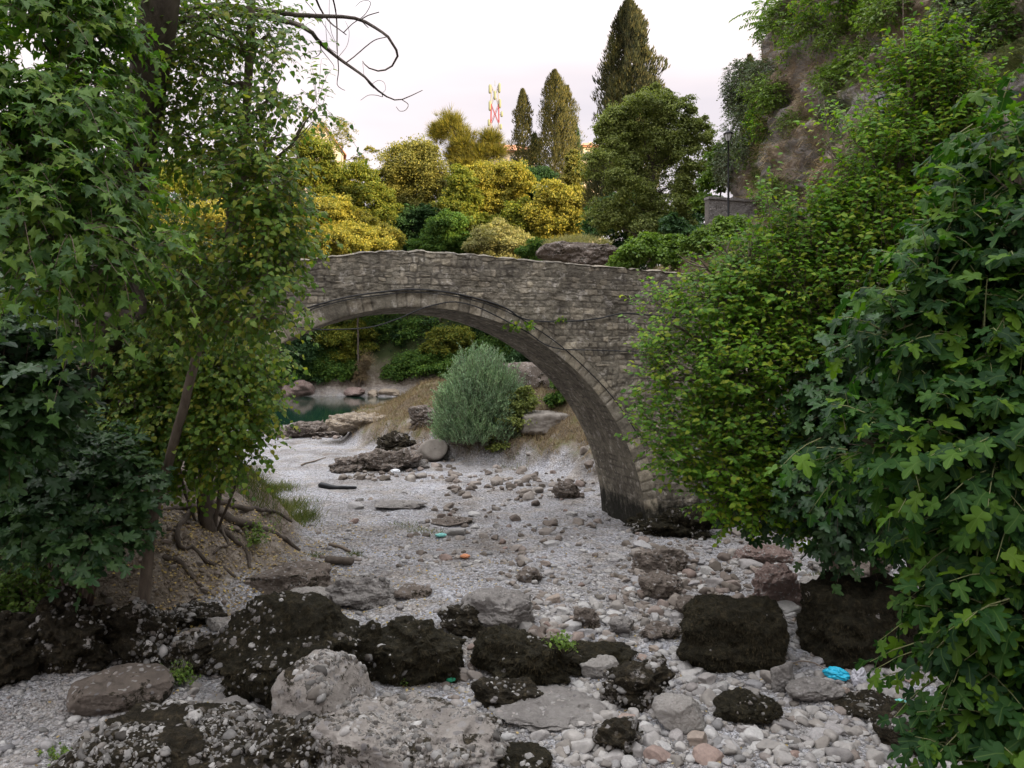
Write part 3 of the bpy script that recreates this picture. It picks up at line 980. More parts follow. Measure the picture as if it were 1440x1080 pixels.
cable(c2, .017, 'lower black cable that dips below the crown of the arch and loops over its stones')
# ------------------------------------------------------------------ stones and boulders
def stone_mesh(sub, seed, size, k=2.6, cuts=9, rough=.10, cutlo=.62):
    V, Fc = ico(sub)
    r = np.random.default_rng(seed)
    n = V.copy()
    p = n / (np.sum(np.abs(n) ** k, 1) ** (1 / k))[:, None]
    for d in norm(r.normal(size=(cuts, 3))):
        c = r.uniform(cutlo, .95) * (1 + .13 * max(0, k - 2.4))
        over = np.maximum(p @ d - c, 0)
        p = p - over[:, None] * d * .92
    off = r.uniform(0, 50, 3)
    lo = (fbm(p + off, 1.1, 3, seed) + .45 * (.35 - np.abs(fbm(p * 1.7 + off, 1.3, 4, seed + 2))))[:, None]
    hi = fbm(p * np.asarray(size) + off, 4.5, 4, seed + 5, .6)[:, None]
    p = p * (1 + lo * rough * 1.8) * np.asarray(size)
    p = p + n * hi * rough * .75 * min(size) ** .5
    if rough >= .1:      # broken ledges and pits
        ms = min(size)
        q = p * (.9 / max(ms, .25)) + off
        lv = fbm(q * [1, 1, 1.8], 1.5, 3, seed + 31, .55) * 3.4
        st = np.floor(lv) + ss((lv - np.floor(lv)) * 3.2)
        p = p + n * (st * rough * .62 * ms)[:, None]
    if sub >= 6:
        p = p + n * (fbm(p + off, 9.0, 3, seed + 9, .6)[:, None] * .028)
        p = p - n * (.05 * ss((noise3(p + off, 6.5, seed + 12) - .35) / .25))[:, None] * (rough >= .1)
    return p, Fc

def rotz(p, a):
    c, s = cos(a), sin(a)
    return p @ np.array([[c, s, 0], [-s, c, 0], [0, 0, 1]])

M['set_pebble'] = island_mat('set_pebble', [(.05, .045, .04), (.10, .095, .09), (.16, .155, .15), (.07, .06, .05), (.24, .235, .23), (.12, .105, .09), (.36, .35, .34), (.05, .045, .035)], .85, 12)
boulder_tops = []
def boulder(label, px0, px1, ytop, ybase, style, ratio=.8, k=3.0, cuts=9, seed=None, sub=6, hair=0, pebbles=0, rough=.12, flat=1.0, yaw=None, cat='boulder', name=None, z0=None):
    seed = seed if seed is not None else int(px0 * 7 + ybase)
    r = np.random.default_rng(seed)
    x, d, z = ground_hit((px0 + px1) / 2, ybase) if ybase < 1078 else ((( (px0 + px1) / 2) - 720) / F * (HC / ((ybase - 500) / F)), HC / ((ybase - 500) / F), 0.0)
    if z0 is not None: z = z0
    W = (px1 - px0) / F * d
    ang = math.atan2(HC - z, d)
    app = (ybase - ytop) / F * d * cos(ang)           # apparent size across the sight line
    D = W * ratio
    if style in ('rk_dark', 'rk_black', 'rk_half'): rough = rough * 1.5
    hh = max((app - D * sin(ang) * .55) / max(cos(ang), .3), app * .45) * flat
    c = np.array([x + (x / d) * D * .45, d + D * .42, z])
    p, Fc = stone_mesh(sub, seed, (W / 2 * 1.03, D / 2, hh * .62), k, cuts, rough)
    p = rotz(p, yaw if yaw is not None else r.uniform(-.25, .25))
    p[:, 2] += hh * .40
    q = p + c
    nm = name or ('boulder' if cat == 'boulder' else cat.replace(' ', '_'))
    base = np.array([c[0], c[1], z])
    if hair or pebbles:
        root = empty(nm, base, label, cat)
        mb = MB(); mb.add(q, Fc)
        mb.build('rock', M[style], root)
        a, b, cc = q[Fc[:, 0]], q[Fc[:, 1]], q[Fc[:, 2]]
        fn = np.cross(b - a, cc - a); ar = np.linalg.norm(fn, axis=1); fn = norm(fn)
        cen = (a + b + cc) / 3
        if hair:
            msk = (cen[:, 2] > z + .02) & (fbm(cen, 1.8, 3, seed) > -.35)
            w = ar * msk; w /= w.sum()
            i = r.choice(len(cen), hair, p=w)
            pos = cen[i] + (r.random((hair, 3)) - .5) * .03
            dr = norm(fn[i] * .55 + np.array([0, 0, -.75]) + rdir(hair, r) * .35)
            R = frames(dr, fn[i] + rdir(hair, r) * .3)
            L = r.uniform(.02, .05, hair) * min(1.2, W)
            mbh = MB(); instance(mbh, BLADE[0], BLADE[1], pos, R, np.stack([L * .16, L, L], 1))
            h = mbh.build('moss', M['moss_hair'], root); h['kind'] = 'stuff'
        if pebbles:
            msk = (fn[:, 2] > -.2) & (cen[:, 2] > z)
            w = ar * msk * (fbm(cen, 1.9, 3, seed + 3) > .0); w /= w.sum()
            T, TF = ico(2)
            T = T * (1 + .25 * noise3(T, 1.6, seed)[:, None])
            for dch in norm(r.normal(size=(5, 3))):
                T = T - np.maximum(T @ dch - .7, 0)[:, None] * dch
            pebbles = int(pebbles * 1.5); i = r.choice(len(cen), pebbles, p=w)
            s = np.clip(r.lognormal(-3.85, .5, pebbles), .010, .09)
            sc = np.stack([s * r.uniform(.8, 1.5, pebbles), s, s * r.uniform(.5, .8, pebbles)], 1)
            dd = norm(np.cross(fn[i], rdir(pebbles, r)))
            R = frames(dd, fn[i])
            mbp = MB(); instance(mbp, T, TF, cen[i] - fn[i] * s[:, None] * .34, R, sc)
            h = mbp.build('set_in_pebbles', M['set_pebble'], root); h['kind'] = 'stuff'
        o = root
    else:
        mb = MB(); mb.add(q, Fc)
        o = mb.build(nm, M[style], loc=base)
        tag(o, label, cat)
    boulder_tops.append((c[0], c[1], W / 2, D / 2))
    return o

B = boulder
# near row, left to right
B('leftmost slab of pale topped dark rock cut off by the left edge of the picture', -70, 52, 858, 978, 'rk_half', 1.0, hair=1500, pebbles=50)
B('long dark conglomerate ledge with hanging moss under the fig bush', 22, 150, 838, 948, 'rk_dark', .6, 3.6, hair=5000, pebbles=420, rough=.2)
B('dark conglomerate block with pale pebbles right of the long mossy ledge', 158, 240, 850, 940, 'rk_dark', .6, 3.2, hair=3500, pebbles=330, rough=.2)
B('broken brown conglomerate lump below the three pale stones', 246, 318, 884, 952, 'rk_half', .6, 3, hair=900, pebbles=200, rough=.2)
B('low brown rounded rock lying alone on fine gravel at lower left', 106, 240, 936, 1012, 'rk_brown', .8, 2.4, 7, rough=.07)
B('big black rock studded with grey pebbles at the lower left corner', 92, 392, 978, 1130, 'rk_dark', .75, 2.6, hair=3800, pebbles=1500, rough=.1, flat=.8)
B('pale cracked rock wedged between the two big black boulders', 278, 352, 945, 1062, 'rk_grey', 1.7, 2.8, rough=.12, flat=.45)
B('largest black mossy boulder with a rounded top in the left centre', 308, 496, 838, 1004, 'rk_black', .8, 2.7, hair=7000, pebbles=260, rough=.10, seed=5)
B('dark shoulder of moss covered rock sloping right from the largest boulder', 482, 545, 885, 962, 'rk_black', .7, 2.6, hair=4500, pebbles=40)
B('pale round topped conglomerate rock full of pebbles in front of the largest black boulder', 385, 528, 908, 1058, 'rk_cong', .8, 2.3, hair=500, pebbles=520, rough=.08)
B('broad pale conglomerate slab pitted with dark holes at the bottom centre', 430, 705, 945, 1120, 'rk_cong', .7, 2.9, hair=900, pebbles=1100, rough=.14, flat=.75)
B('dark rock apron with pebbles at the bottom edge left of centre', 350, 480, 1000, 1110, 'rk_dark', .8, 2.6, hair=1600, pebbles=300)
B('squat black mossy boulder right of the largest one, beside the white wrapper', 534, 648, 862, 966, 'rk_black', .7, 2.7, hair=5000, pebbles=25)
B('round mossy black boulder with a small green plant on its right end', 668, 796, 886, 968, 'rk_black', .7, 2.6, hair=6000, pebbles=10)
B('low black mossy rock tapering right from the boulder with the plant', 776, 892, 902, 950, 'rk_black', .8, 2.6, hair=2500)
B('dark low rock shelf beneath the boulder with the green plant', 672, 766, 952, 1002, 'rk_dark', .7, 2.6, hair=900, pebbles=40)
B('white wedge shaped stone leaning on the low black rock', 818, 868, 922, 956, 'rk_pale', .7, 4, 12, rough=.05)
B('conglomerate lump with a dark right side behind the white bed stones', 855, 944, 930, 1002, 'rk_half', .8, 2.7, hair=700, pebbles=200)
B('large pale oblong boulder tilted down to the right at bottom centre right', 916, 996, 976, 1032, 'rk_pale', .75, 2.6, 8, rough=.05, yaw=-.5)
B('small black mossy rock between pale stones near the bottom', 1012, 1092, 972, 1022, 'rk_black', .8, 2.6, hair=1800, pebbles=40)
B('flat topped black mossy block standing in the middle right of the bed', 962, 1096, 842, 944, 'rk_black', .65, 6, 3, hair=8000, pebbles=0, rough=.07, seed=11)
B('small brown rock at the left shoulder of the flat topped mossy block', 952, 1014, 836, 872, 'rk_brown', .8, 2.6)
B('biggest black mossy block at the right half under the fig leaves', 1140, 1290, 822, 938, 'rk_black', .65, 6, 3, hair=9000, pebbles=0, rough=.09, seed=21)
B('low dark mossy slab at the lower right near the grey plastic', 1166, 1275, 982, 1018, 'rk_dark', .8, 2.6, hair=1500, pebbles=60)
B('dark pebbly lump at the lower right edge of the bed', 1238, 1330, 1008, 1066, 'rk_dark', .9, 2.6, hair=1200, pebbles=130)
B('dark pebbly stub at the bottom edge right of centre', 838, 905, 1016, 1066, 'rk_half', .8, 2.6, hair=500, pebbles=140)
B('black mossy rock cut by the bottom edge in the centre', 636, 768, 1052, 1110, 'rk_black', .8, 2.6, hair=2500, pebbles=40)
B('grey brown angular boulder in the centre behind the mossy row', 652, 745, 830, 892, 'rk_grey', .8, 3, 12)
B('brown conglomerate stub left of the angular grey boulder', 612, 702, 850, 898, 'rk_half', .8, 2.6, pebbles=70)
B('grey lump of rock with pale crust near the left centre slab', 690, 850, 940, 1030, 'rk_grey', .9, 2.4, rough=.2, flat=.28)
# middle row
B('flat brown weathered rock slab beside the cut log', 352, 470, 782, 836, 'rk_brown', .7, 2.6, 6, flat=.8)
B('smooth pale tan slab in front of the flat brown slab', 402, 478, 822, 858, 'rk_pale', .8, 2.4, 5, rough=.05, flat=.9)
B('grey cracked ridge of conglomerate behind the largest black boulder', 470, 566, 812, 856, 'rk_grey', .7, 2.6, pebbles=90, rough=.2)
B('mossy crest of conglomerate joining the left ledge to the large boulder', 236, 318, 852, 884, 'rk_half', .7, 2.8, hair=700, pebbles=160, rough=.2)
B('uppermost of three pale stones lying on the dark left ledge', 272, 312, 842, 868, 'rk_pale', .8, 2.6, 8, rough=.05, flat=.6)
B('middle of three pale stones lying on the dark left ledge', 288, 328, 856, 888, 'rk_pale', .9, 3, 8, rough=.05, flat=.6)
B('lowest of three pale stones lying on the dark left ledge', 308, 336, 870, 900, 'rk_pale', .9, 3, 8, rough=.05, flat=.6)
B('grey brown boulder in front of the dark pier rubble', 890, 962, 766, 812, 'rk_brown', .8, 2.7)
B('brown rounded boulder below the grey brown one near the bridge pier', 898, 962, 802, 842, 'rk_brown', .8, 2.6)
B('reddish brown crumbling conglomerate rock between the two mossy blocks', 1062, 1132, 796, 864, 'rk_red', .8, 3, rough=.16)
B('flat pale slab left of the biggest black block', 1118, 1172, 810, 834, 'rk_pale', .8, 3)
B('grey squarish rock in shade below the right bushes', 1140, 1212, 776, 812, 'rk_grey', .7, 3.4)
B('dark grey rock in shade at the foot of the right bank', 1196, 1270, 778, 816, 'rk_brown', .8, 3)
B('brown purple boulder on the slope right of the pier rubble', 1030, 1110, 758, 796, 'rk_red', .8, 2.6, flat=.8)
B('small dark rock half sunk in white gravel mid bed', 726, 768, 798, 820, 'rk_brown', .9, 2.6)
B('flat brown stone half sunk in gravel left of the angular boulder', 556, 606, 822, 842, 'rk_brown', .9, 2.6)
B('pair joined brown stone between pale gravel right of centre', 806, 846, 850, 886, 'rk_brown', .8, 2.6)
B('pitted dark brown stone left of the flat topped mossy block', 900, 952, 876, 900, 'rk_brown', .8, 3)
B('rounded grey stone left of the pitted brown stone', 856, 892, 868, 896, 'rk_grey', .8, 2.6)
B('pale block of stone in front of the flat topped mossy block', 1086, 1116, 928, 976, 'rk_grey', .8, 3.4, rough=.05)
B('grey flat stone with cobbles near the blue plastic', 1106, 1180, 956, 992, 'rk_grey', .8, 2.7)
B('sunken brown bedrock hump in the middle of the gravel left of the pier', 606, 668, 726, 740, 'rk_brown', .8, 2.4, flat=.8)
B('brown bedrock hump in far gravel below the willow', 528, 600, 700, 716, 'rk_grey', .8, 2.4, flat=.6)
B('dark jagged rock at the gravel edge left of the pier', 778, 812, 680, 702, 'rk_brown', .8, 3)
B('low dark rubble hump at the foot of the pier', 896, 1012, 716, 756, 'rk_black', .5, 2.6, hair=2000, pebbles=200, rough=.25)
# far rocks behind the arch
B('heap of brown layered rock left of the willow', 500, 588, 618, 664, 'rk_brown', .5, 3, 14, rough=.25, flat=.62)
B('darker ledge of layered rock above the brown heap left of the willow', 538, 596, 600, 640, 'rk_half', .6, 3.4, 12, rough=.2, flat=.7)
B('low crumbled rock spreading onto the gravel left of the willow', 470, 530, 640, 664, 'rk_brown', .6, 2.6, 12, rough=.25)
B('pale flat rock lying before the broken concrete pipe', 556, 602, 644, 660, 'rk_grey', .6, 3, 10)
B('sandy outcrop of bare rock beside the far water', 462, 545, 572, 604, 'rk_sand', .7, 2.6, 8, rough=.2, flat=.7)
B('low ridge of brown stones along the near shore of the river', 392, 482, 588, 616, 'rk_brown', .5, 2.6, 14, rough=.3, flat=.7)
B('short dark crag on the grassy mound above the brown heap', 576, 616, 574, 602, 'rk_brown', .6, 3.4, 12, rough=.2)

# small broken rocks heaped below the willow and along the far shore
r = np.random.default_rng(64)
for k in range(46):
    if k < 26: px, py = r.uniform(500, 625), 0; py = 664 - (px - 500) * .18 - r.uniform(0, 16); lb, gr = 'angular brown broken rock in the heap left of the willow', 'broken rocks left of the willow'
    else: px = r.uniform(392, 490); py = 612 - r.uniform(0, 14); lb, gr = 'low brown stone in the ridge along the near shore of the river', 'stones of the near shore ridge'
    x, d, z = ground_hit(px, py)
    s = r.uniform(.2, .5)
    p, Fc = stone_mesh(4, 2000 + k, (s * 1.3, s, s * .6), 3.2, 12, .16)
    p = rotz(p, r.uniform(0, 6.28))
    mb = MB(); mb.add(p + [x, d, z + s * .15], Fc)
    tag(mb.build('broken_rock', M[('rk_brown', 'rk_grey', 'rk_dark')[k % 3]], loc=(x, d, z)), lb, 'rock', gr)

# worked stones and concrete
def block(name, label, cat, c, size, yaw, mat, seed, k=9, rough=.02, sub=5):
    V, Fc = ico(sub)
    p = V / (np.sum(np.abs(V) ** k, 1) ** (1 / k))[:, None] * np.asarray(size) / 2
    p = p + V * (fbm(p, 2.5, 4, seed) * rough * 2)[:, None]
    p = rotz(p, yaw) + np.asarray(c)
    mb = MB(); mb.add(p, Fc)
    return tag(mb.build(name, mat, loc=c), label, cat)
M['concrete'] = simple_mat('concrete', (.24, .225, .21), (.36, .34, .32), 3, .9, .4, 30, .01)
M['concrete_mid'] = simple_mat('concrete_mid', (.17, .15, .13), (.27, .245, .215), 3, .9, .6, 14, .03)
M['concrete_dark'] = simple_mat('concrete_dark', (.075, .07, .062), (.17, .155, .14), 2.2, .95, .6, 16, .03)
x, d, z = ground_hit(606, 652)
# broken concrete pipe: a short ring lying on its side, its pale sawn face to the eye
root = empty('concrete_pipe', (x, d + .4, z), 'broken pale concrete pipe end propped at the foot of the willow', 'pipe')
a = np.linspace(0, 2 * pi, 49)[:-1]
ax = norm(np.array([.35, -1.0, .35])); ux = norm(np.cross(ax, [0, 0, 1])); uz = np.cross(ux, ax)
cc = np.array([x + .1, d + .5, z + .55])
prof = [(.02, .08), (.30, .085), (.45, .08), (.55, .07), (.59, .0), (.59, -.6), (.55, -1.1), (.02, -1.1)]
V = np.array([[cc + ax * h + (ux * cos(t) * r_ * 1.0 + uz * sin(t) * r_ * .78) * (1 + .04 * sin(3 * t)) for t in a] for r_, h in prof]).reshape(-1, 3)
idx = np.arange(len(prof) * 48).reshape(len(prof), 48)
nx_ = np.roll(idx, -1, 1)
q = np.stack([idx[:-1], nx_[:-1], nx_[1:], idx[1:]], -1).reshape(-1, 4)
mb = MB(); mb.add(V, q); mb.build('pipe_end', M['concrete_mid'], root)
x, d, z = ground_hit(768, 606)
block('concrete_slab', 'sloping grey concrete slab in the dry grass right of the willow', 'slab', (x, d + .6, z + .3), (2.3, 1.6, .9), .2, M['concrete_mid'], 4, 5, .09)
x, d, z = ground_hit(728, 560)
block('masonry_block', 'dark squared masonry stump behind the willow and under the arch', 'wall stump', (x + .9, d + 1.5, z + .3), (4.6, 2.0, 2.4), .12, M['rk_brown'], 6, 10, .14)

# ------------------------------------------------------------------ loose stones of the bed
def near_boulder(x, y, f=1.0):
    for bx, by, w, d_ in boulder_tops:
        if ((x - bx) / (w * f)) ** 2 + ((y - by) / (d_ * f)) ** 2 < 1: return True
    return False

cob_src = []
for v in range(6):
    p, Fc = stone_mesh(4, 500 + v, (1, .75, .55), 3.0 + .6 * (v % 3), 12 + 2 * v, .09, .5)
    cob_src.append((p, Fc))
cob_me = {}
shade = [('pale', M['rk_pale']), ('grey', M['rk_grey']), ('brown', M['rk_brown'])]
M['cobble_pale'] = island_mat('cobble_pale', [(.28, .27, .26), (.35, .34, .33), (.42, .41, .40), (.31, .30, .295)], .82, 9)
M['cobble_grey'] = island_mat('cobble_grey', [(.24, .235, .24), (.33, .32, .325), (.28, .26, .25), (.38, .375, .38)], .82, 9)
M['cobble_brown'] = island_mat('cobble_brown', [(.22, .18, .155), (.30, .25, .21), (.26, .19, .165), (.2, .17, .15)], .85, 9)
shade = [('pale', M['cobble_pale']), ('grey', M['cobble_grey']), ('brown', M['cobble_brown'])]
r = np.random.default_rng(42)
ncob = 0
tries = 0
while ncob < 285 and tries < 6000:
    tries += 1
    u = r.random()
    if u < .62:      # the stony lower right of the bed
        px, py = r.uniform(780, 1290), r.uniform(850, 1079)
    elif u < .78:
        px, py = r.uniform(690, 1000), r.uniform(770, 880)
    elif u < .9:
        px, py = r.uniform(900, 1260), r.uniform(745, 830)
    else:
        px, py = r.uniform(480, 860), r.uniform(690, 800)
    d_ = HC * F / (py - 500)
    x, y = (px - 720) / F * d_, d_
    if near_boulder(x, y, .95): continue
    s = float(np.clip(r.lognormal(-2.15, .42), .06, .34)) * (.8 if py > 900 else 1.0)
    sh = r.choice(3, p=[.52, .34, .14]); v = int(r.integers(6))
    key = (v, sh)
    z = float(Hs(x, y)[0])
    if key not in cob_me:
        mb = MB(); mb.add(cob_src[v][0] * .5, cob_src[v][1])
        o = mb.build('bed_stone', shade[sh][1], loc=(0, 0, 0))
        cob_me[key] = o
    else:
        o = cob_me[key].copy(); COL.objects.link(o)
    o.location = (x, y, z + s * .12)
    o.scale = (2 * s, 2 * s, 2 * s * r.uniform(.7, 1.1))
    o.rotation_euler = (r.uniform(-.25, .25), r.uniform(-.25, .25), r.uniform(0, 6.28))
    nm = ('pale', 'grey', 'brown')[sh]
    zone = 'at the lower right between the mossy boulders' if u < .62 else 'in the middle of the bed beside the angular grey boulder' if u < .78 else 'near the right bank below the bridge pier' if u < .9 else 'on the open gravel before the arch'
    szw = 'large' if s > .13 else 'small'
    tag(o, '%s %s loose stone %s' % (szw, nm, zone), 'stone', '%s %s stones %s' % (szw, nm, zone))
    ncob += 1

# gravel: uncountable small stones over the near bed
def gravel(n, box, lo, hi, sub, seed, label, sig=.45, bias=2.0):
    r = np.random.default_rng(seed)
    x0, x1, y0, y1 = box
    y = y0 * (y1 / y0) ** r.random(n)
    x = r.uniform(-1, 1, n)
    x = x0 + (x + 1) / 2 * (x1 - x0)
    x = x * (y / 14.0)
    xl = np.interp(y, _ly, _lx); xr = np.interp(y, _ry, _rx)
    cl = fbm(np.stack([x, y, 0 * x], -1), .8, 3, seed)
    k = (x > xl - .3 + cl) & (x < xr + 2.2) & (cl + r.uniform(-.5, .5, n) > -.28)
    x, y = x[k], y[k]
    n = len(x)
    T, TF = ico(sub)
    s = np.clip(r.lognormal(np.log(lo * 1.5), sig, n), lo, hi)
    sc = np.stack([s * r.uniform(.9, 1.6, n), s, s * r.uniform(.45, .8, n)], 1)
    a = r.uniform(0, 2 * pi, n)
    dd = np.stack([np.cos(a), np.sin(a), r.uniform(-.25, .25, n)], 1)
    R = frames(dd, np.array([0, 0, 1.0]) + rdir(n, r) * .28)
    mb = MB()
    q = n // 3
    for j in range(3):
        Tj = T * (1 + .22 * noise3(T + 7 * j, 1.5, seed + j)[:, None])
        dch = norm(np.random.default_rng(seed + j).normal(size=(4, 3)))
        for d_ in dch:
            Tj = Tj - np.maximum(Tj @ d_ - .72, 0)[:, None] * d_
        sl = slice(j * q, (j + 1) * q)
        instance(mb, Tj, TF, np.stack([x[sl], y[sl], Hs(x[sl], y[sl]) + s[sl] * .12], 1), R[sl], sc[sl])
    o = mb.build('gravel', M['pebble'], loc=(0, 12, 0))
    return tag(o, label, kind='stuff')
gravel(7000, (-10, 9, 8.2, 21), .022, .09, 2, 71, 'loose pale pebbles of the near river bed', .5)
gravel(80000, (-9.5, 9, 8.2, 30), .008, .04, 1, 72, 'fine grey gravel of the dry river bed', .45)

# broken rubble between the boulders, too many to count
def rubble(n, regs, lo, hi, seed, mat, label):
    r = np.random.default_rng(seed)
    V, TF = ico(3)
    mb = MB()
    xs, ys, ss_ = [], [], []
    for (a, b, c, d_, w) in regs:
        k = int(n * w)
        px = r.uniform(a, b, k); py = c + (d_ - c) * r.random(k) ** .8
        d = HC * F / (py - 500)
        xs.append((px - 720) / F * d); ys.append(d); ss_.append(np.clip(r.lognormal(np.log(lo * 1.7), .45, k), lo, hi))
    x, y, s = map(np.concatenate, (xs, ys, ss_))
    keep = np.array([not near_boulder(a, b, .8) for a, b in zip(x, y)])
    x, y, s = x[keep], y[keep], s[keep]
    n = len(x)
    T = [stone_mesh(3, seed + 40 + j, (1, .8, .6), 3.4, 12, .09, .5)[0] for j in range(5)]
    g_ = r.integers(5, size=n)
    a = r.uniform(0, 2 * pi, n)
    dd = np.stack([np.cos(a), np.sin(a), r.uniform(-.4, .4, n)], 1)
    R = frames(dd, UP3 + rdir(n, r) * .5)
    for j in range(5):
        k = g_ == j
        instance(mb, T[j], TF, np.stack([x[k], y[k], Hs(x[k], y[k]) + s[k] * .15], 1), R[k], s[k])
    return tag(mb.build('rubble', M[mat], loc=(0, 12, 0)), label, kind='stuff')
UP3 = np.array([0, 0, 1.0])
M['rubble_brown'] = island_mat('rubble_brown', [(.10, .085, .07), (.17, .145, .125), (.23, .20, .175), (.13, .105, .09), (.29, .265, .24), (.20, .15, .13)], .9, 9, .8)
M['rubble_grey'] = island_mat('rubble_grey', [(.20, .19, .185), (.30, .285, .275), (.34, .325, .31), (.22, .20, .18), (.40, .385, .37), (.14, .125, .11)], .9, 9, .8)
rubble(620, [(880, 1260, 745, 850, .5), (700, 1000, 800, 900, .2), (560, 900, 690, 800, .2), (620, 780, 880, 960, .1)], .05, .2, 5, 'rubble_brown', 'brown broken rubble on the right side of the river bed')
rubble(900, [(760, 1300, 880, 1079, .62), (640, 860, 960, 1079, .12), (680, 1000, 820, 900, .16), (230, 420, 900, 1079, .10)], .035, .16, 6, 'rubble_grey', 'grey angular rubble among the boulders of the near bed')
rubble(500, [(230, 480, 760, 850, .55), (20, 330, 850, 900, .45)], .025, .09, 7, 'rubble_brown', 'small brown stones on the left bank soil')

rubble(330, [(470, 640, 648, 676, .35), (630, 840, 655, 705, .4), (392, 500, 600, 618, .25)], .07, .24, 8, 'rubble_brown', 'brown rubble at the toe of the grassy mound behind the arch')
# ------------------------------------------------------------------ vegetation builders
def leaves(mb, pos, dr, nr, size, tmpl, r, aspect=1.0):
    R = frames(dr, nr)
    sc = size if np.ndim(size) else np.full(len(pos), size)
    instance(mb, tmpl[0], tmpl[1], pos, R, np.stack([sc * aspect, sc, sc], 1))

UP = np.array([0, 0, 1.0])

RIB = ('plane_leaf', 'fig_leaf')
def sprays(mb, mbt, blobs, n, L, per, tmpl, size, r, droop=.3, up=.2, shell=.55, ldroop=.35, twig_r=.006, noise_cut=-9, face=None, bend=1.0):
    """twigs inside ellipsoid blobs, each carrying leaves"""
    vol = np.array([b[1][0] * b[1][1] * b[1][2] for b in blobs]) ** .72
    w = np.array([b[2] if len(b) > 2 else 1.0 for b in blobs]) * vol
    ids = r.choice(len(blobs), n, p=w / w.sum())
    C = np.array([b[0] for b in blobs], float)[ids]; Rr = np.array([b[1] for b in blobs], float)[ids]
    dirs = rdir(n, r)
    rad = shell + (1 - shell) * r.random(n) ** .6
    rad = np.where(r.random(n) < .25, r.random(n), rad)
    lump = 1 + .22 * fbm(dirs * 1.0 + C * .37, 1.6, 3, 3)
    p0 = C + dirs * Rr * (rad * lump)[:, None]
    if noise_cut > -5:
        k = fbm(p0, 1.1 / max(L * 2, .4), 3, 9) > noise_cut
        p0, dirs = p0[k], dirs[k]; n = len(p0)
    out_ = norm(dirs + UP * up + rdir(n, r) * .7)
    Ls = L * r.uniform(.6, 1.3, n)
    t = np.linspace(0, 1, 4)
    path = p0[:, None] + out_[:, None] * Ls[:, None, None] * t[None, :, None]
    path[..., 2] -= droop * Ls[:, None] * t[None] ** 2 * bend
    if mbt is not None:
        tubes(mbt, path, np.full((n, 4), twig_r) * np.array([1, .8, .6, .35]), 3)
    tt = np.linspace(.12, 1, per)[None] + r.uniform(-.06, .06, (n, per))
    tt = np.clip(tt, 0, 1)
    lp = p0[:, None] + out_[:, None] * Ls[:, None, None] * tt[..., None]
    lp[..., 2] -= droop * Ls[:, None] * tt ** 2
    side = norm(np.cross(out_, UP))
    alt = np.where(np.arange(per) % 2 == 0, 1.0, -1.0)
    ld = out_[:, None] * .55 + side[:, None] * alt[None, :, None] * .8 + rdir(n * per, r).reshape(n, per, 3) * .45
    ld[..., 2] -= ldroop
    nr = UP * .75 + out_[:, None] * .35 + rdir(n * per, r).reshape(n, per, 3) * .55
    if face is not None:
        nr = nr + np.asarray(face) * .5
    sz = size * r.uniform(.6, 1.25, n * per)
    leaves(mb, lp.reshape(-1, 3), ld.reshape(-1, 3), nr.reshape(-1, 3), sz, tmpl, r)

def clumps(mb, blobs, nsub, per, tmpl, size, r, subr=.34, flat=.7, core=.5, gap=.0):
    """billowy far foliage: leaf clumps gathered in sub-crowns over ellipsoid blobs"""
    for b in blobs:
        c, rr = np.array(b[0], float), np.array(b[1], float)
        w = b[2] if len(b) > 2 else 1.0
        k = max(3, int(nsub * w))
        d = rdir(k, r); d[:, 2] = np.abs(d[:, 2]) * 1.0 - .45 * (r.random(k) < .5)
        d = norm(d)
        rad = r.uniform(core, 1.0, k) * (1 + .38 * fbm(d * 1.3 + c * .21, 1.5, 3, 6))
        sc = c + d * rr * rad[:, None]
        sr = rr.mean() * subr * np.clip(r.lognormal(-.12, .42, k), .4, 2.0)
        m = max(8, int(per))
        dd = rdir(k * m, r).reshape(k, m, 3)
        dd[..., 2] = np.where(r.random((k, m)) < .72, np.abs(dd[..., 2]), dd[..., 2])
        rho = r.random((k, m, 1)) ** .45
        lump = 1 + .35 * noise3((dd * 1.7 + sc[:, None]).reshape(-1, 3), 1.3, 5).reshape(k, m, 1)
        pos = sc[:, None] + dd * rho * lump * (sr[:, None, None] * np.array([1, 1, flat]))
        nr = norm(dd + UP * .5) + rdir(k * m, r).reshape(k, m, 3) * .55
        ld = np.cross(nr, rdir(k * m, r).reshape(k, m, 3)) + dd * .5
        sz = size * r.uniform(.6, 1.35, k * m)
        leaves(mb, pos.reshape(-1, 3), ld.reshape(-1, 3), nr.reshape(-1, 3), sz, tmpl, r)

def limbs(mb, trunk, blobs, r, r0, wob=.12, frac=.28, lo=.3):
    """limbs from the trunk path into each blob"""
    trunk = np.asarray(trunk)
    for b in blobs:
        c = np.array(b[0], float)
        dz = trunk[:, 2]
        k0 = int(lo * (len(trunk) - 1))
        i = k0 + int(np.argmin(np.abs(dz[k0:] - (c[2] - .35 * np.hypot(*(c[:2] - trunk[-1, :2]))))))
        s = trunk[min(i, len(trunk) - 1)]
        q = curve([s, (s + c) / 2 + rdir(1, r)[0] * .08 * np.linalg.norm(c - s) + UP * .05, c], 9, wob * .3, int(r.integers(999)))
        tubes(mb, q, np.linspace(r0 * frac * 1.2, r0 * frac * .14, 9), 5)
        for _ in range(3):
            e = c + rdir(1, r)[0] * np.array(b[1]) * .7
            st = q[int(r.integers(4, 8))]
            tubes(mb, curve([st, (st + e) / 2 + rdir(1, r)[0] * .05, e], 6), np.linspace(r0 * frac * .35, r0 * frac * .05, 6), 4)

def trunk_mb(pts, r0, r1, n=24, wob=.05, sides=9, flare=1.5):
    q = curve(pts, n, wob, 7)
    rad = r0 + (r1 - r0) * np.linspace(0, 1, n)
    rad = rad * (1 + (flare - 1) * np.exp(-np.linspace(0, 12, n)))
    mb = MB(); tubes(mb, q, rad, sides)
    return mb, q

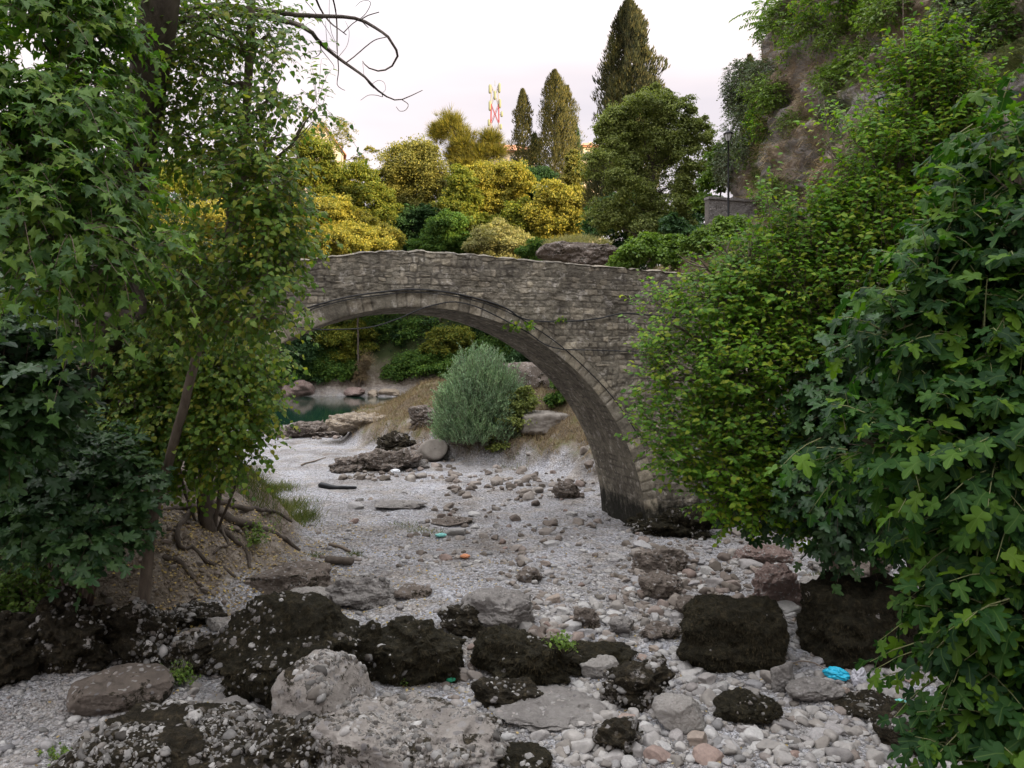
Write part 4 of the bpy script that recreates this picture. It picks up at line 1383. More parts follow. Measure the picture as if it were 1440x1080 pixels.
def zg(x, y): return float(Hs(x, y)[0])

def far_tree(name, label, px, d, base_z, blobs, mat, cat='tree', nsub=26, per=90, size=.34, tr=.16, bark='bark', subr=.36, skirt=0, tmpl=None, flat=.7, seed=None, trunk=True, group=None, core=.5):
    """blobs in photograph pixels: (px, py, rx, ry[, weight]) at distance d"""
    r = np.random.default_rng(seed if seed is not None else int(px * 3 + d))
    s = d / F
    bl = []
    for b in blobs:
        c = P(b[0], b[1], d + (b[5] if len(b) > 5 else r.uniform(-.3, .3) * b[2] * s))
        bl.append((c, (b[2] * s, b[2] * s * .9, b[3] * s), b[4] if len(b) > 4 else 1.0))
    x = (px - 720) / F * d
    if base_z is None: base_z = zg(x, d)
    for b in list(bl)[:3] if skirt else []:
        z = b[0][2] - b[1][2] * 1.3
        for _ in range(skirt):
            if z < base_z + .3: break
            bl.append((np.array([b[0][0] + r.uniform(-.5, .5), b[0][1] + .5, z]), (b[1][0] * .95, b[1][1] * .8, b[1][2]), b[2] * .7))
            z -= b[1][2] * 1.3
    root = empty(name, (x, d, base_z), label, cat, group)
    mb = MB(); clumps(mb, bl, nsub, per, tmpl or LEAF_FAR, size, r, subr, flat, core)
    mb.build('crown', M[mat], root, smooth=False)
    top = np.mean([b[0] for b in bl], 0)
    tm, q = trunk_mb([(x, d, base_z - .3), ((x + top[0]) / 2, d, (base_z + top[2]) / 2), top], tr, tr * .35, 14, .15, 7)
    limbs(tm, q, bl, r, tr)
    tm.build('trunk' if trunk else 'stem', M[bark], root)
    return root

# ------------------------------------------------------------------ far bank, sunlit trees above the bridge
FG = [
 # name,label,px,d,blobs,mat,kwargs
 ('broadleaf_tree', 'olive green dome shaped tree with a dark hollow beneath, left of the pine', 578, 112, [(580, 245, 46, 42, 1.6), (555, 268, 30, 36), (612, 268, 28, 40), (592, 218, 26, 18, .6)], 'far_olive', dict(nsub=40, size=.36)),
 ('golden_shrub', 'golden leaved tree in full evening sun right below the pine and the building', 700, 108, [(700, 255, 38, 28, 1.4), (672, 262, 26, 34), (728, 258, 24, 24), (690, 292, 34, 24), (655, 300, 22, 26)], 'far_yellow', dict(nsub=34)),
 ('lime_shrub', 'bright lime green tree in the gap between the dome tree and the golden tree', 648, 104, [(648, 262, 20, 30), (640, 292, 24, 24), (662, 282, 16, 20)], 'far_lime', dict(nsub=26)),
 ('golden_shrub', 'round yellow bush right of centre between the cypresses and the big round tree', 785, 98, [(785, 282, 36, 26, 1.3), (762, 300, 26, 24), (808, 305, 22, 26), (790, 320, 34, 22)], 'far_yellow', dict(nsub=34)),
 ('lime_shrub', 'yellow green shrub in front of the golden trees right above the bridge', 735, 100, [(735, 302, 24, 20), (722, 325, 28, 22), (752, 330, 22, 24)], 'far_lime', dict(nsub=26)),
 ('pale_shrub', 'pale grey green feathery shrub just above the bridge right of centre', 700, 96, [(700, 338, 34, 26, 1.3), (672, 348, 24, 18), (730, 346, 24, 20)], 'far_pale', dict(nsub=30, size=.26)),
 ('broadleaf_shrub', 'mid green shrub above the bridge just right of its crest', 618, 100, [(618, 338, 26, 20), (600, 348, 20, 16), (640, 342, 22, 20), (630, 318, 26, 16)], 'far_green', dict(nsub=26)),
 ('lime_shrub', 'mixed green and yellow bush over the crest between the dome tree and pale shrub', 655, 102, [(655, 322, 26, 22), (636, 330, 20, 16), (680, 318, 20, 16)], 'far_lime', dict(nsub=24)),
 ('yellow_shrub', 'brilliant yellow low shrub touching the top of the bridge at its left', 505, 94, [(500, 338, 36, 22, 1.3), (540, 338, 28, 20), (462, 340, 28, 22), (520, 350, 40, 14)], 'far_yellow', dict(nsub=34, size=.28)),
 ('yellow_shrub', 'taller yellow green bush behind the brilliant low yellow shrub', 465, 100, [(465, 300, 36, 26, 1.2), (500, 312, 26, 18), (440, 312, 28, 24)], 'far_yellow', dict(nsub=30)),
 ('broadleaf_tree', 'loose light green tree with sky gaps left of the olive dome tree', 505, 108, [(505, 248, 34, 22, .9), (520, 278, 30, 24), (478, 272, 30, 24), (545, 302, 26, 20), (488, 300, 26, 18)], 'far_lime', dict(nsub=22, subr=.3)),
 ('open_tree', 'thin open crowned tree beside the left roof gable', 470, 122, [(478, 178, 26, 7, .8), (450, 186, 20, 12), (505, 225, 18, 8, .7), (520, 212, 12, 6, .6)], 'far_olive', dict(nsub=12, per=40, size=.3, subr=.3)),
 ('broadleaf_tree', 'yellowish tree in front of the left roof gable', 440, 104, [(440, 215, 28, 30, 1.2), (425, 255, 30, 30), (458, 245, 22, 24)], 'far_lime', dict(nsub=26)),
 ('broadleaf_tree', 'orange tinged tree seen through the leaves at the left of the roof gable', 385, 104, [(385, 250, 34, 30), (360, 285, 34, 30), (408, 290, 28, 26)], 'far_olive', dict(nsub=26)),
 ('yellow_shrub', 'glowing yellow bush seen through gaps in the left poplar', 300, 98, [(300, 318, 46, 30, 1.3), (255, 330, 36, 26), (350, 330, 36, 26), (400, 335, 30, 24)], 'far_yellow', dict(nsub=34)),
 ('broadleaf_tree', 'pale sunlit tree high behind the left poplar leaves', 245, 112, [(245, 262, 44, 34, 1.3), (205, 285, 32, 34), (290, 275, 36, 30)], 'far_lime', dict(nsub=32)),
 ('broadleaf_tree', 'sunlit yellow green tree far behind the left plane tree', 150, 106, [(150, 280, 50, 40, 1.3), (100, 300, 40, 40), (190, 320, 34, 30)], 'far_lime', dict(nsub=32)),
 ('dark_shrub', 'dark green shadowed hollow bush below the olive dome tree', 578, 108, [(578, 315, 26, 20), (556, 322, 18, 14), (598, 305, 18, 16)], 'far_dark', dict(nsub=22)),
 ('dark_shrub', 'dark green bush between the two groups of cypresses and the golden bush', 730, 112, [(734, 248, 22, 20), (758, 252, 22, 18)], 'far_dark', dict(nsub=18)),
 ('broadleaf_shrub', 'green shrub lit at its top between the golden bush and the rock shelf', 760, 86, [(760, 352, 20, 16), (742, 358, 18, 12), (780, 350, 14, 12)], 'far_green', dict(nsub=20, size=.26)),
 ('broadleaf_tree', 'small brownish tree right of the cypresses against the big round tree', 812, 100, [(812, 250, 18, 24), (806, 232, 10, 22), (815, 285, 16, 18)], 'far_olive', dict(nsub=20)),
]
for (nm, lb, px, d, bl, mt, kw) in FG:
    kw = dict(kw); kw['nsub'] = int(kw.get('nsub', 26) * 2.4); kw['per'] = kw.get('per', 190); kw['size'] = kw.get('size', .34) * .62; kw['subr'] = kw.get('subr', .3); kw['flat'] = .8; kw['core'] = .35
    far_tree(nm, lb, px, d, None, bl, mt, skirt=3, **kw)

# trees of the far bank seen under the arch, in shade
UA = [
 ('broadleaf_tree', 'yellow green tree under the left of the arch above the river', 470, 96.5, [(475, 478, 36, 20, 1.2), (440, 488, 28, 20), (505, 470, 22, 16)], 'far_lime', {}),
 ('broadleaf_shrub', 'rounded green bush overhanging the river under the arch', 470, 95, [(462, 520, 32, 26, 1.3), (438, 528, 26, 22), (490, 526, 22, 22)], 'far_green', {}),
 ('broadleaf_tree', 'dark green tree under the middle of the arch behind the dry brown bush', 545, 100, [(545, 465, 32, 26, 1.2), (535, 500, 28, 28), (570, 480, 26, 30)], 'far_dark', {}),
 ('broadleaf_shrub', 'broad green bush under the arch left of the willow', 590, 95, [(590, 518, 38, 26, 1.4), (560, 528, 24, 20), (625, 520, 26, 24)], 'far_green', {}),
 ('broadleaf_tree', 'bright yellow green tree under the arch above the willow', 628, 96.5, [(628, 478, 28, 20), (612, 492, 22, 18), (650, 480, 20, 18)], 'far_lime', {}),
 ('broadleaf_tree', 'deep green tree high under the crown of the arch', 600, 104, [(600, 445, 40, 22), (560, 440, 30, 20), (640, 448, 34, 20)], 'far_dark', {}),
 ('broadleaf_tree', 'mid green tree under the arch to the right of the bright one', 690, 96, [(690, 492, 30, 24), (672, 512, 26, 22), (715, 500, 26, 26)], 'far_green', {}),
 ('broadleaf_tree', 'dark tree closing the view under the right of the arch', 745, 92, [(745, 505, 34, 28), (775, 520, 30, 28), (720, 525, 26, 22)], 'far_dark', {}),
 ('broadleaf_tree', 'dark tree at the left springing of the arch above the water', 425, 94, [(408, 500, 34, 32), (420, 465, 30, 26), (385, 530, 26, 26)], 'far_dark', {}),
 ('broadleaf_tree', 'grey green tree on the far bank left of the river view', 360, 96, [(350, 490, 44, 40), (310, 510, 40, 40), (370, 440, 36, 26)], 'far_green', {}),
 ('broadleaf_tree', 'large shaded tree on the far bank behind the left tree clump', 250, 98, [(250, 480, 50, 46), (200, 500, 44, 44), (270, 420, 44, 36)], 'far_dark', {}),
 ('broadleaf_tree', 'shaded green tree on the slope hidden by the bridge wall left of the crest', 500, 102, [(500, 412, 44, 28), (450, 408, 40, 28), (540, 405, 36, 26)], 'far_green', {}),
 ('broadleaf_tree', 'shaded green tree on the slope hidden by the bridge wall right of the crest', 660, 102, [(660, 402, 44, 28), (620, 404, 36, 26), (710, 410, 40, 30)], 'far_green', {}),
 ('broadleaf_tree', 'shaded olive tree on the slope hidden by the right part of the bridge wall', 780, 96, [(780, 420, 44, 34), (745, 440, 36, 30), (820, 430, 40, 34)], 'far_dark', {}),
]
for (nm, lb, px, d, bl, mt, kw) in UA:
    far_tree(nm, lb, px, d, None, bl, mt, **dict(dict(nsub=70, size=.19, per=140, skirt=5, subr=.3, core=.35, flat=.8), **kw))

for (nm, lb, px, d, bl, mt) in [
 ('broadleaf_tree', 'shaded green tree filling the slope under the left of the arch crown', 520, 100.5, [(520, 470, 60, 40, 1.3), (470, 450, 50, 34), (570, 468, 50, 36)], 'far_green'),
 ('broadleaf_tree', 'shaded dark tree filling the slope under the right of the arch crown', 650, 100.5, [(650, 480, 60, 40, 1.3), (600, 470, 50, 34), (700, 470, 50, 36)], 'far_dark'),
 ('broadleaf_tree', 'shaded dark tree on the slope behind the left springing of the arch', 400, 100.5, [(400, 470, 60, 44, 1.3), (340, 450, 50, 40), (440, 450, 40, 36)], 'far_dark'),
 ('broadleaf_tree', 'shaded green tree on the slope beyond the right haunch of the arch', 790, 97, [(790, 470, 60, 44, 1.3), (740, 460, 50, 40), (840, 460, 50, 40)], 'far_green')]:
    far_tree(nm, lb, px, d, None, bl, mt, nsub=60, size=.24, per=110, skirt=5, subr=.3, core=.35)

far_tree('broadleaf_tree', 'dark trees closing the gap behind the foot of the big round tree', 900, 72, None, [(880, 310, 50, 34, 1.2), (935, 315, 50, 34, 1.2), (985, 300, 36, 34), (845, 325, 28, 26)], 'far_dark', nsub=60, size=.24, per=100, skirt=3, subr=.3, core=.35)

# dry brown bush and tan rocks at the far water's edge
far_tree('dry_bush', 'dry straw coloured bush at the far water edge under the arch', 514, 94, None, [(514, 516, 11, 22, 1.0), (508, 532, 10, 12)], 'drygrass', 'bush', 26, 90, .28, .08, 'bark_pale', .4, 0, LEAF_NARROW)
for i, (a, b, t, y, st, lb) in enumerate([(484, 514, 546, 556, 'rk_red', 'low reddish rock ledge at the far water edge'), (518, 534, 550, 562, 'rk_pale', 'white squarish rock at the far water edge'), (534, 566, 548, 560, 'rk_pale', 'long pale rock right of the white squarish one at the far shore'), (400, 440, 538, 560, 'rk_red', 'tan eroded bank edge left of the overhanging bush')]):
    dd = 93.0
    c = P((a + b) / 2, (t + y) / 2, dd)
    p, Fc = stone_mesh(4, 900 + i, ((b - a) / 2 * dd / F, 1.4, (y - t) / 2 * dd / F * 1.2), 3, 10, .15)
    mb = MB(); mb.add(p + c, Fc)
    tag(mb.build('boulder', M['rk_sand' if st == 'rk_pale' else 'rk_red'], loc=c), lb, 'boulder')

# ------------------------------------------------------------------ conifers
M['cypress_dark'] = leaf_mat('cypress_dark', [(.030, .036, .020), (.045, .052, .026), (.07, .07, .03), (.10, .085, .036)], .15, .7, .15, .5)  # darker cypress leaf: the tall tree's shade is put into this colour
def cypress(label, px, d, ytop, ybase, wpx, mat='cypress', n=9000, tipk=.55, lobes=((0, 1.0),), size=.34, seed=1, loose=.4, prof='col'):
    r = np.random.default_rng(seed)
    x = (px - 720) / F * d
    zb = zg(x, d)
    zb2 = HC + (500 - ybase) / F * d
    zt = HC + (500 - ytop) / F * d
    root = empty('cypress_tree', (x, d, zb), label, 'tree')
    h = zt - zb2
    W = wpx / F * d / 2
    t = r.random(n) ** .85
    if prof == 'ragged':
        rad = np.interp(t, [0, .2, .4, .55, .7, .8, .88, .95, 1], [.75, 1, .95, .96, .85, .6, .42, .22, .02])
    elif prof == 'col':
        rad = np.interp(t, [0, .1, .35, .6, .8, .93, 1], [.65, .9, 1, .86, .62, .32, .04])
    else:
        rad = np.interp(t, [0, .08, .3, .5, .7, .85, .95, 1], [.9, 1, .95, .92, .85, .62, .36, .03])
    a = r.uniform(0, 2 * pi, n)
    q = np.stack([np.cos(a) * .9, np.sin(a) * .9, t * h / W * .45], 1)
    lump = 1 + loose * 2.4 * fbm(q, 2.2, 3, seed) + loose * fbm(q, 4, 2, seed + 3)
    rr = rad * W * np.clip(lump, .4, 1.5) * r.uniform(.3, 1.06, n) ** .5
    pos = np.stack([x + np.cos(a) * rr, d + np.sin(a) * rr, zb2 + t * h], 1)
    o = np.stack([np.cos(a), np.sin(a), 0 * a], 1)
    dr = o * .45 + UP * 1.0 + rdir(n, r) * .35
    leaves(mbx := MB(), pos, dr, o + rdir(n, r) * .5, size * r.uniform(.6, 1.5, n), LEAF_SPRAY, r)
    mbx.build('crown', M[mat], root, smooth=False)
    tm, _ = trunk_mb([(x, d, zb - .4), (x, d, zt - h * .05)], W * .12, .05, 12, .0, 7)
    tm.build('trunk', M['bark'], root)
    return root
cypress('leftmost slim dark cypress right of the red and white mast', 735, 128, 127, 262, 34, n=9000, seed=11, loose=.34)
cypress('tallest pointed cypress of the middle group', 780, 126, 100, 272, 50, n=18000, seed=12)
cypress('blunter cypress leaning on the right side of the pointed one', 797, 129, 122, 272, 40, n=8000, seed=13)
cypress('short dark cypress at the right foot of the middle group', 808, 131, 172, 276, 26, 'far_dark', n=4000, seed=14)
cypress('short dark cypress in the gap between the slim one and the pointed one', 752, 131, 190, 262, 24, 'far_dark', n=4000, seed=15)
cypress('very tall broad cypress with ragged outline cut by the top of the picture', 884, 78, 2, 320, 88, 'cypress_dark', n=42000, loose=.5, size=.36, seed=16, prof='ragged')
cypress('thin ragged dark cypress at the left foot of the very tall one', 838, 84, 215, 320, 34, 'cypress', n=5000, loose=.25, size=.32, seed=17)
cypress('small dark cypress peeking at the left edge of the cliff top', 1054, 72, 80, 260, 22, 'cypress_dark', n=4600, loose=.7, size=.3, seed=18)

def pine():
    r = np.random.default_rng(77)
    d = 115
    x = (665 - 720) / F * d
    root = empty('pine_tree', (x, d, zg(x, d)), 'feathery golden green pine with uneven crown left of the mast', 'tree')
    s = d / F
    bl = [(634, 178, 22, 22, 1.2), (615, 188, 12, 14, .6), (650, 200, 22, 22, 1), (672, 216, 24, 16, 1), (690, 196, 16, 12, .8), (660, 236, 26, 16, 1), (640, 222, 16, 14, .6), (698, 214, 12, 12, .5)]
    blobs = [(P(a, b, d + r.uniform(-1, 1)), (c * s, c * s, e * s), w) for a, b, c, e, w in bl]
    mb = MB()
    for c, rr, w in blobs:
        n = int(520 * w)
        dd = rdir(n, r)
        dd = norm(dd)
        pos = c + dd * np.array(rr) * (r.uniform(.15, 1.0, (n, 1)) * (1 + .5 * fbm(dd * 2 + c, 1.5, 2, 8))[:, None])
        leaves(mb, pos, dd * 1.2 + UP * .8 + rdir(n, r) * .3, rdir(n, r), r.uniform(.6, 1.5, n), LEAF_NEEDLE, r)
    mb.build('crown', M['pine'], root, smooth=False)
    tm, q = trunk_mb([(x, d, zg(x, d) - .4), P(668, 250, d), P(655, 215, d), P(640, 175, d)], .32, .08, 20, .1, 7)
    limbs(tm, q, blobs, r, .3)
    tm.build('trunk', M['bark'], root)
pine()

# ------------------------------------------------------------------ mast and far buildings
M['mast_red'] = flat_mat('mast_red', (.30, .03, .03), .6)
M['mast_white'] = flat_mat('mast_white', (.30, .27, .26), .6)
M['antenna'] = flat_mat('antenna', (.22, .23, .14), .6)
def mast():
    d = 170; x = (696 - 720) / F * d
    zb = zg(x, d); zt = HC + (500 - 121) / F * d
    root = empty('telecom_mast', (x, d, zb), 'red and white lattice telecom mast rising behind the pine', 'mast')
    n = 11
    z = np.linspace(zb, zt, n + 1)
    w = np.interp(z, [zb, zt], [1.5, .75])
    for i in range(n):
        mb = MB()
        for sx, sy in ((1, 1), (1, -1), (-1, -1), (-1, 1)):
            tubes(mb, np.array([[x + sx * w[i], d + sy * w[i], z[i]], [x + sx * w[i + 1], d + sy * w[i + 1], z[i + 1]]]), [.13, .13], 5)
        cs = [(1, 1), (1, -1), (-1, -1), (-1, 1)]
        for k in range(4):
            a, b = cs[k], cs[(k + 1) % 4]
            for u, v_ in ((0, 1), (1, 0)):
                tubes(mb, np.array([[x + a[0] * w[i + u], d + a[1] * w[i + u], z[i + u]], [x + b[0] * w[i + v_], d + b[1] * w[i + v_], z[i + v_]]]), [.06, .06], 4)
        mb.build('lattice_section', M['mast_red' if i % 2 == 1 else 'mast_white'], root)
    for k, (dx, zz, hh) in enumerate([(-1.1, .98, 2.0), (1.0, .985, 2.2), (-1.1, .90, 2.2), (1.1, .91, 2.0), (1.5, .86, 1.2), (-1.3, .82, 1.5), (1.3, .80, 1.2), (0, .95, 2.0)]):
        zc = zb + (zt - zb) * zz
        mb = MB()
        V, Fc = ico(2)
        p = V / (np.sum(np.abs(V) ** 8, 1) ** (1 / 8))[:, None] * np.array([.28, .2, hh / 2])
        mb.add(p + np.array([x + dx, d - .8, zc]), Fc)
        tubes(mb, np.array([[x + dx * .5, d, zc], [x + dx, d - .8, zc]]), [.05, .05], 4)
        mb.build('antenna', M['antenna'], root)
    mb = MB(); tubes(mb, np.array([[x, d, zt], [x, d, zt + 1.2]]), [.05, .03], 5); mb.build('lightning_rod', M['antenna'], root)
mast()

M['plaster'] = simple_mat('plaster', (.55, .42, .32), (.66, .54, .42), 1.2, .9, .1)
M['plaster_pink'] = simple_mat('plaster_pink', (.45, .36, .32), (.55, .46, .42), 1.2, .9, .1)
M['roof_tile'] = simple_mat('roof_tile', (.38, .17, .10), (.52, .26, .16), 2.5, .9, .5, 6, .08, stretch=(4, 1, 1))
M['window_glass'] = flat_mat('window_glass', (.08, .09, .10), .15, 0, .6)
M['frame'] = flat_mat('frame', (.6, .58, .55), .6)
def boxV(c, s, yaw=0):
    V = np.array([[i, j, k] for i in (-.5, .5) for j in (-.5, .5) for k in (-.5, .5)]) * np.asarray(s)
    V = rotz(V, yaw) + np.asarray(c)
    Fc = np.array([[0, 1, 3, 2], [4, 6, 7, 5], [0, 4, 5, 1], [2, 3, 7, 6], [0, 2, 6, 4], [1, 5, 7, 3]])
    return V, Fc
def house(label, px, d, yeave, w, dep, ridge, yaw, mat, nwin, gable=False, h=None):
    x = (px - 720) / F * d
    ze = HC + (500 - yeave) / F * d
    zb = zg(x, d)
    root = empty('house', (x, d, zb), label, 'house')
    mb = MB(); V, Fc = boxV((x, d, (ze + zb) / 2 - .3), (w, dep, ze - zb + .6), yaw); mb.add(V, Fc)
    if gable:
        g_ = np.array([[-w / 2, -dep / 2, 0], [w / 2, -dep / 2, 0], [0, -dep / 2, ridge], [-w / 2, dep / 2, 0], [w / 2, dep / 2, 0], [0, dep / 2, ridge]])
        mb.add(rotz(g_, yaw) + [x, d, ze - .004], [[0, 1, 2], [3, 5, 4]])
    mb.build('wall', M[mat], root, smooth=False)
    o = .5
    mb = MB()
    if gable:
        for sg in (-1, 1):
            a = np.array([[sg * (w / 2 + o), -dep / 2 - o, -o * ridge / (w / 2)], [sg * (w / 2 + o), dep / 2 + o, -o * ridge / (w / 2)], [0, dep / 2 + o, ridge], [0, -dep / 2 - o, ridge]])
            a[:, 2] += .05
            b = a + [0, 0, .2]
            V = np.vstack([a, b])
            mb.add(rotz(V, yaw) + [x, d, ze], [[0, 1, 2, 3], [7, 6, 5, 4], [0, 4, 5, 1], [1, 5, 6, 2], [2, 6, 7, 3], [3, 7, 4, 0]])
    else:
        k = .25
        a = np.array([[-w / 2 - o, -dep / 2 - o, 0], [w / 2 + o, -dep / 2 - o, 0], [w / 2 + o, dep / 2 + o, 0], [-w / 2 - o, dep / 2 + o, 0], [-w * k, 0, ridge], [w * k, 0, ridge]])
        mb.add(rotz(a, yaw) + [x, d, ze + .05], [[0, 1, 5, 4], [2, 3, 4, 5], [1, 2, 5], [3, 0, 4], [3, 2, 1, 0]])
        V, Fc = boxV((x, d, ze - .1), (w + .6, dep + .6, .22), yaw); mb.add(V, Fc)
    rf = mb.build('roof', M['roof_tile'], root, smooth=False)
    mb = MB(); c = rotz(np.array([[w * .2, .4, ridge * .75]]), yaw)[0]
    V, Fc = boxV((x + c[0], d + c[1], ze + c[2]), (.7, .6, 1.3), yaw); mb.add(V, Fc)
    ch = mb.build('chimney', M[mat], None, (x, d, zb), smooth=False); ch.parent = rf; ch.location = (0, 0, 0)
    for i in range(nwin):
        for lv in range(2):
            u = (i + .5) / nwin * w - w / 2
            c = rotz(np.array([[u, -dep / 2 - .03, -1.7 - lv * 3.1]]), yaw)[0] + [x, d, ze]
            mb = MB(); V, Fc = boxV(c, (1.2, .08, 1.5), yaw); mb.add(V, Fc)
            wd = mb.build('window', M['frame'], root, smooth=False)
            mb = MB(); c2 = rotz(np.array([[0, -.045, 0]]), yaw)[0]
            V, Fc = boxV(c2 + c, (.98, .03, 1.28), yaw); mb.add(V, Fc)
            pn = mb.build('pane', M['window_glass'], None, (x, d, zb), smooth=False); pn.parent = wd; pn.location = (0, 0, 0)
house('cream house with a low salmon tiled roof behind the golden tree right of the mast', 716, 142, 221, 9.0, 8, 2.2, -.1, 'plaster', 4)
house('pinkish house with a steep gable showing above the left trees', 452, 132, 222, 7.0, 9, 4.6, .25, 'plaster_pink', 2, True)
house('low orange lit house glimpsed between the cypress and the big round tree', 826, 145, 212, 3.4, 6, 1.4, .2, 'plaster', 2)
# ------------------------------------------------------------------ big round tree and shrubs by the cliff
far_tree('broadleaf_tree', 'big round dark green tree in shade between the tallest cypress and the cliff', 915, 54, None,
    [(910, 215, 60, 58, 1.6), (868, 235, 42, 52, 1.2), (955, 225, 46, 56, 1.3), (905, 165, 46, 34, 1.1), (945, 168, 36, 32, 1), (870, 185, 34, 36, 1), (980, 195, 22, 32, .7), (880, 285, 44, 40, 1.1), (935, 285, 48, 40, 1.1), (975, 260, 24, 34, .6), (925, 140, 26, 16, .7), (900, 322, 48, 30, .9), (858, 312, 30, 28, .7), (950, 325, 34, 28, .7)],
    'round_tree', nsub=48, per=230, size=.125, tr=.3, subr=.30, core=.55, seed=4)
far_tree('broadleaf_tree', 'yellow green slender tree under the cliff edge behind the thin lamp pole', 1000, 50, None,
    [(1000, 255, 16, 30, 1), (1012, 225, 14, 24, .8), (990, 290, 20, 26, 1), (1030, 260, 18, 34, 1), (1045, 225, 16, 24)], 'ivy', nsub=20, per=90, size=.2, tr=.12)
far_tree('broadleaf_shrub', 'bright green bush hanging over the right end of the bridge', 905, 33, None,
    [(905, 362, 34, 22, 1.3), (880, 372, 24, 16), (935, 368, 26, 18), (915, 345, 24, 16), (950, 345, 16, 14)], 'ivy', nsub=26, per=120, size=.13, tr=.06, seed=8)
far_tree('broadleaf_shrub', 'dark shrub growing below the retaining wall left of the lamp pole', 960, 40, None,
    [(960, 330, 24, 24), (985, 345, 20, 20), (940, 320, 20, 20), (975, 375, 26, 20)], 'far_dark', nsub=22, per=110, size=.15, tr=.08)

far_tree('broadleaf_shrub', 'light green shrub on the slope between the bridge end and the grey block wall', 1010, 31, None,
    [(1005, 345, 34, 24, 1.2), (980, 350, 24, 20), (1045, 335, 30, 26), (1025, 320, 20, 16)], 'ivy', nsub=40, per=110, size=.11, tr=.05, seed=18, skirt=1)
# rock ledge with dry plants above the bridge
r = np.random.default_rng(31)
c = P(812, 352, 44)
p, Fc = stone_mesh(6, 77, (2.1, 1.6, .85), 2.8, 8, .16)
q = p + c + [0, .4, -.25]
root = empty('rock_ledge', c - [0, 0, .9], 'overhanging grey rock ledge with dry plants on top above the bridge wall', 'rock')
mb = MB(); mb.add(q, Fc); mb.build('rock', M['rk_brown'], root)
n = 2600
a_ = r.uniform(-1, 1, (n, 2))
pos = np.stack([c[0] + a_[:, 0] * 1.9, c[1] + .4 + a_[:, 1] * 1.3, c[2] + .25 + .35 * (1 - a_[:, 0] ** 2)], 1)
mb = MB(); leaves(mb, pos, UP + rdir(n, r) * .7, rdir(n, r), r.uniform(.15, .42, n), (BLADE[0] * [.06, 1, 1], BLADE[1]), r)
mb.build('dry_plants', M['far_pale'], root)
# prop rock under the ledge down to the slope
p, Fc = stone_mesh(5, 78, (1.7, 1.3, 2.4), 3, 8, .18)
q = p + c + [.5, 1.4, -2.7]
mb = MB(); mb.add(q, Fc)
tag(mb.build('boulder', M['rk_brown'], loc=q.mean(0)), 'shaded rock face carrying the overhanging ledge above the bridge', 'rock')
# ------------------------------------------------------------------ willow bush under the arch
def willow():
    r = np.random.default_rng(9)
    x, d, z = ground_hit(675, 652)
    d += 1.2
    root = empty('willow_bush', (x, d, z), 'grey green willow bush growing in the gravel under the arch', 'bush')
    s = d / F
    W, Hh = 66 * s, 155 * s
    n = 3600
    t = r.random(n)
    dirs = rdir(n, r); dirs[:, 2] = np.abs(dirs[:, 2])
    p0 = np.array([x, d, z + .75]) + dirs * np.array([W * .95, W * .8, Hh * .78]) * (r.random((n, 1)) ** .4) * (1 + .16 * fbm(dirs * 2, 1.5, 3, 4))[:, None]
    out_ = norm(dirs * [.6, .6, .35] + UP * .8 + rdir(n, r) * .3)
    L = r.uniform(.35, .8, n)
    path = p0[:, None] + out_[:, None] * L[:, None, None] * np.linspace(0, 1, 4)[None, :, None]
    mbt = MB(); tubes(mbt, path, np.full((n, 4), .006), 3)
    per = 22
    tt = r.uniform(0, 1, (n, per))
    lp = p0[:, None] + out_[:, None] * L[:, None, None] * tt[..., None] + rdir(n * per, r).reshape(n, per, 3) * .05
    ld = out_[:, None] * .9 + rdir(n * per, r).reshape(n, per, 3) * .6
    nr = rdir(n * per, r)
    mb = MB(); leaves(mb, lp.reshape(-1, 3), ld.reshape(-1, 3), nr, r.uniform(.08, .16, n * per), (LEAF_NARROW[0] * [1.5, 1, 1], LEAF_NARROW[1]), r)
    mb.build('foliage', M['willow_leaf'], root)
    for k in range(16):
        e = p0[r.integers(n)]
        q = curve([(x + r.uniform(-.3, .3), d + r.uniform(-.3, .3), z - .1), (np.array([x, d, z]) + e) / 2 + [0, 0, .2], e], 8)
        tubes(mbt, q, np.linspace(.035, .01, 8), 5)
    mbt.build('stem', M['bark_twig'], root)
willow()
far_tree('broadleaf_shrub', 'dark lower bush on the shaded right flank of the willow', 715, 33.5, None, [(722, 600, 26, 34, 1.2), (735, 570, 20, 26), (705, 628, 26, 22)], 'round_tree', nsub=20, per=110, size=.1, tr=.05)
far_tree('broadleaf_shrub', 'small green shrub under the right haunch of the arch', 783, 34, None, [(782, 545, 12, 16, 1), (778, 568, 12, 12), (790, 560, 10, 12)], 'far_green', nsub=14, per=70, size=.11, tr=.03)

# ------------------------------------------------------------------ plants on the cliff
def hill_pt(i, j): return HPg[i, j], HNg[i * nv + j] if False else HNg[i, j]
def pix(p):
    return 720 + p[..., 0] / p[..., 1] * F, 500 - (p[..., 2] - HC) / p[..., 1] * F
hpx, hpy = pix(HPg)
vis = (HPg[..., 1] > 15) & (HPg[..., 1] < 60) & (hpx > 980) & (hpx < 1600) & (hpy > -120) & (hpy < 420)

def on_hill(px, py):
    """the point of the cliff nearest to the eye along (px,py)"""
    dd = np.hypot(hpx - px, hpy - py) + np.where(vis, 0, 1e4) + HPg[..., 1] * .25
    i, j = np.unravel_index(np.argmin(dd), dd.shape)
    return HPg[i, j], HNg[i, j]

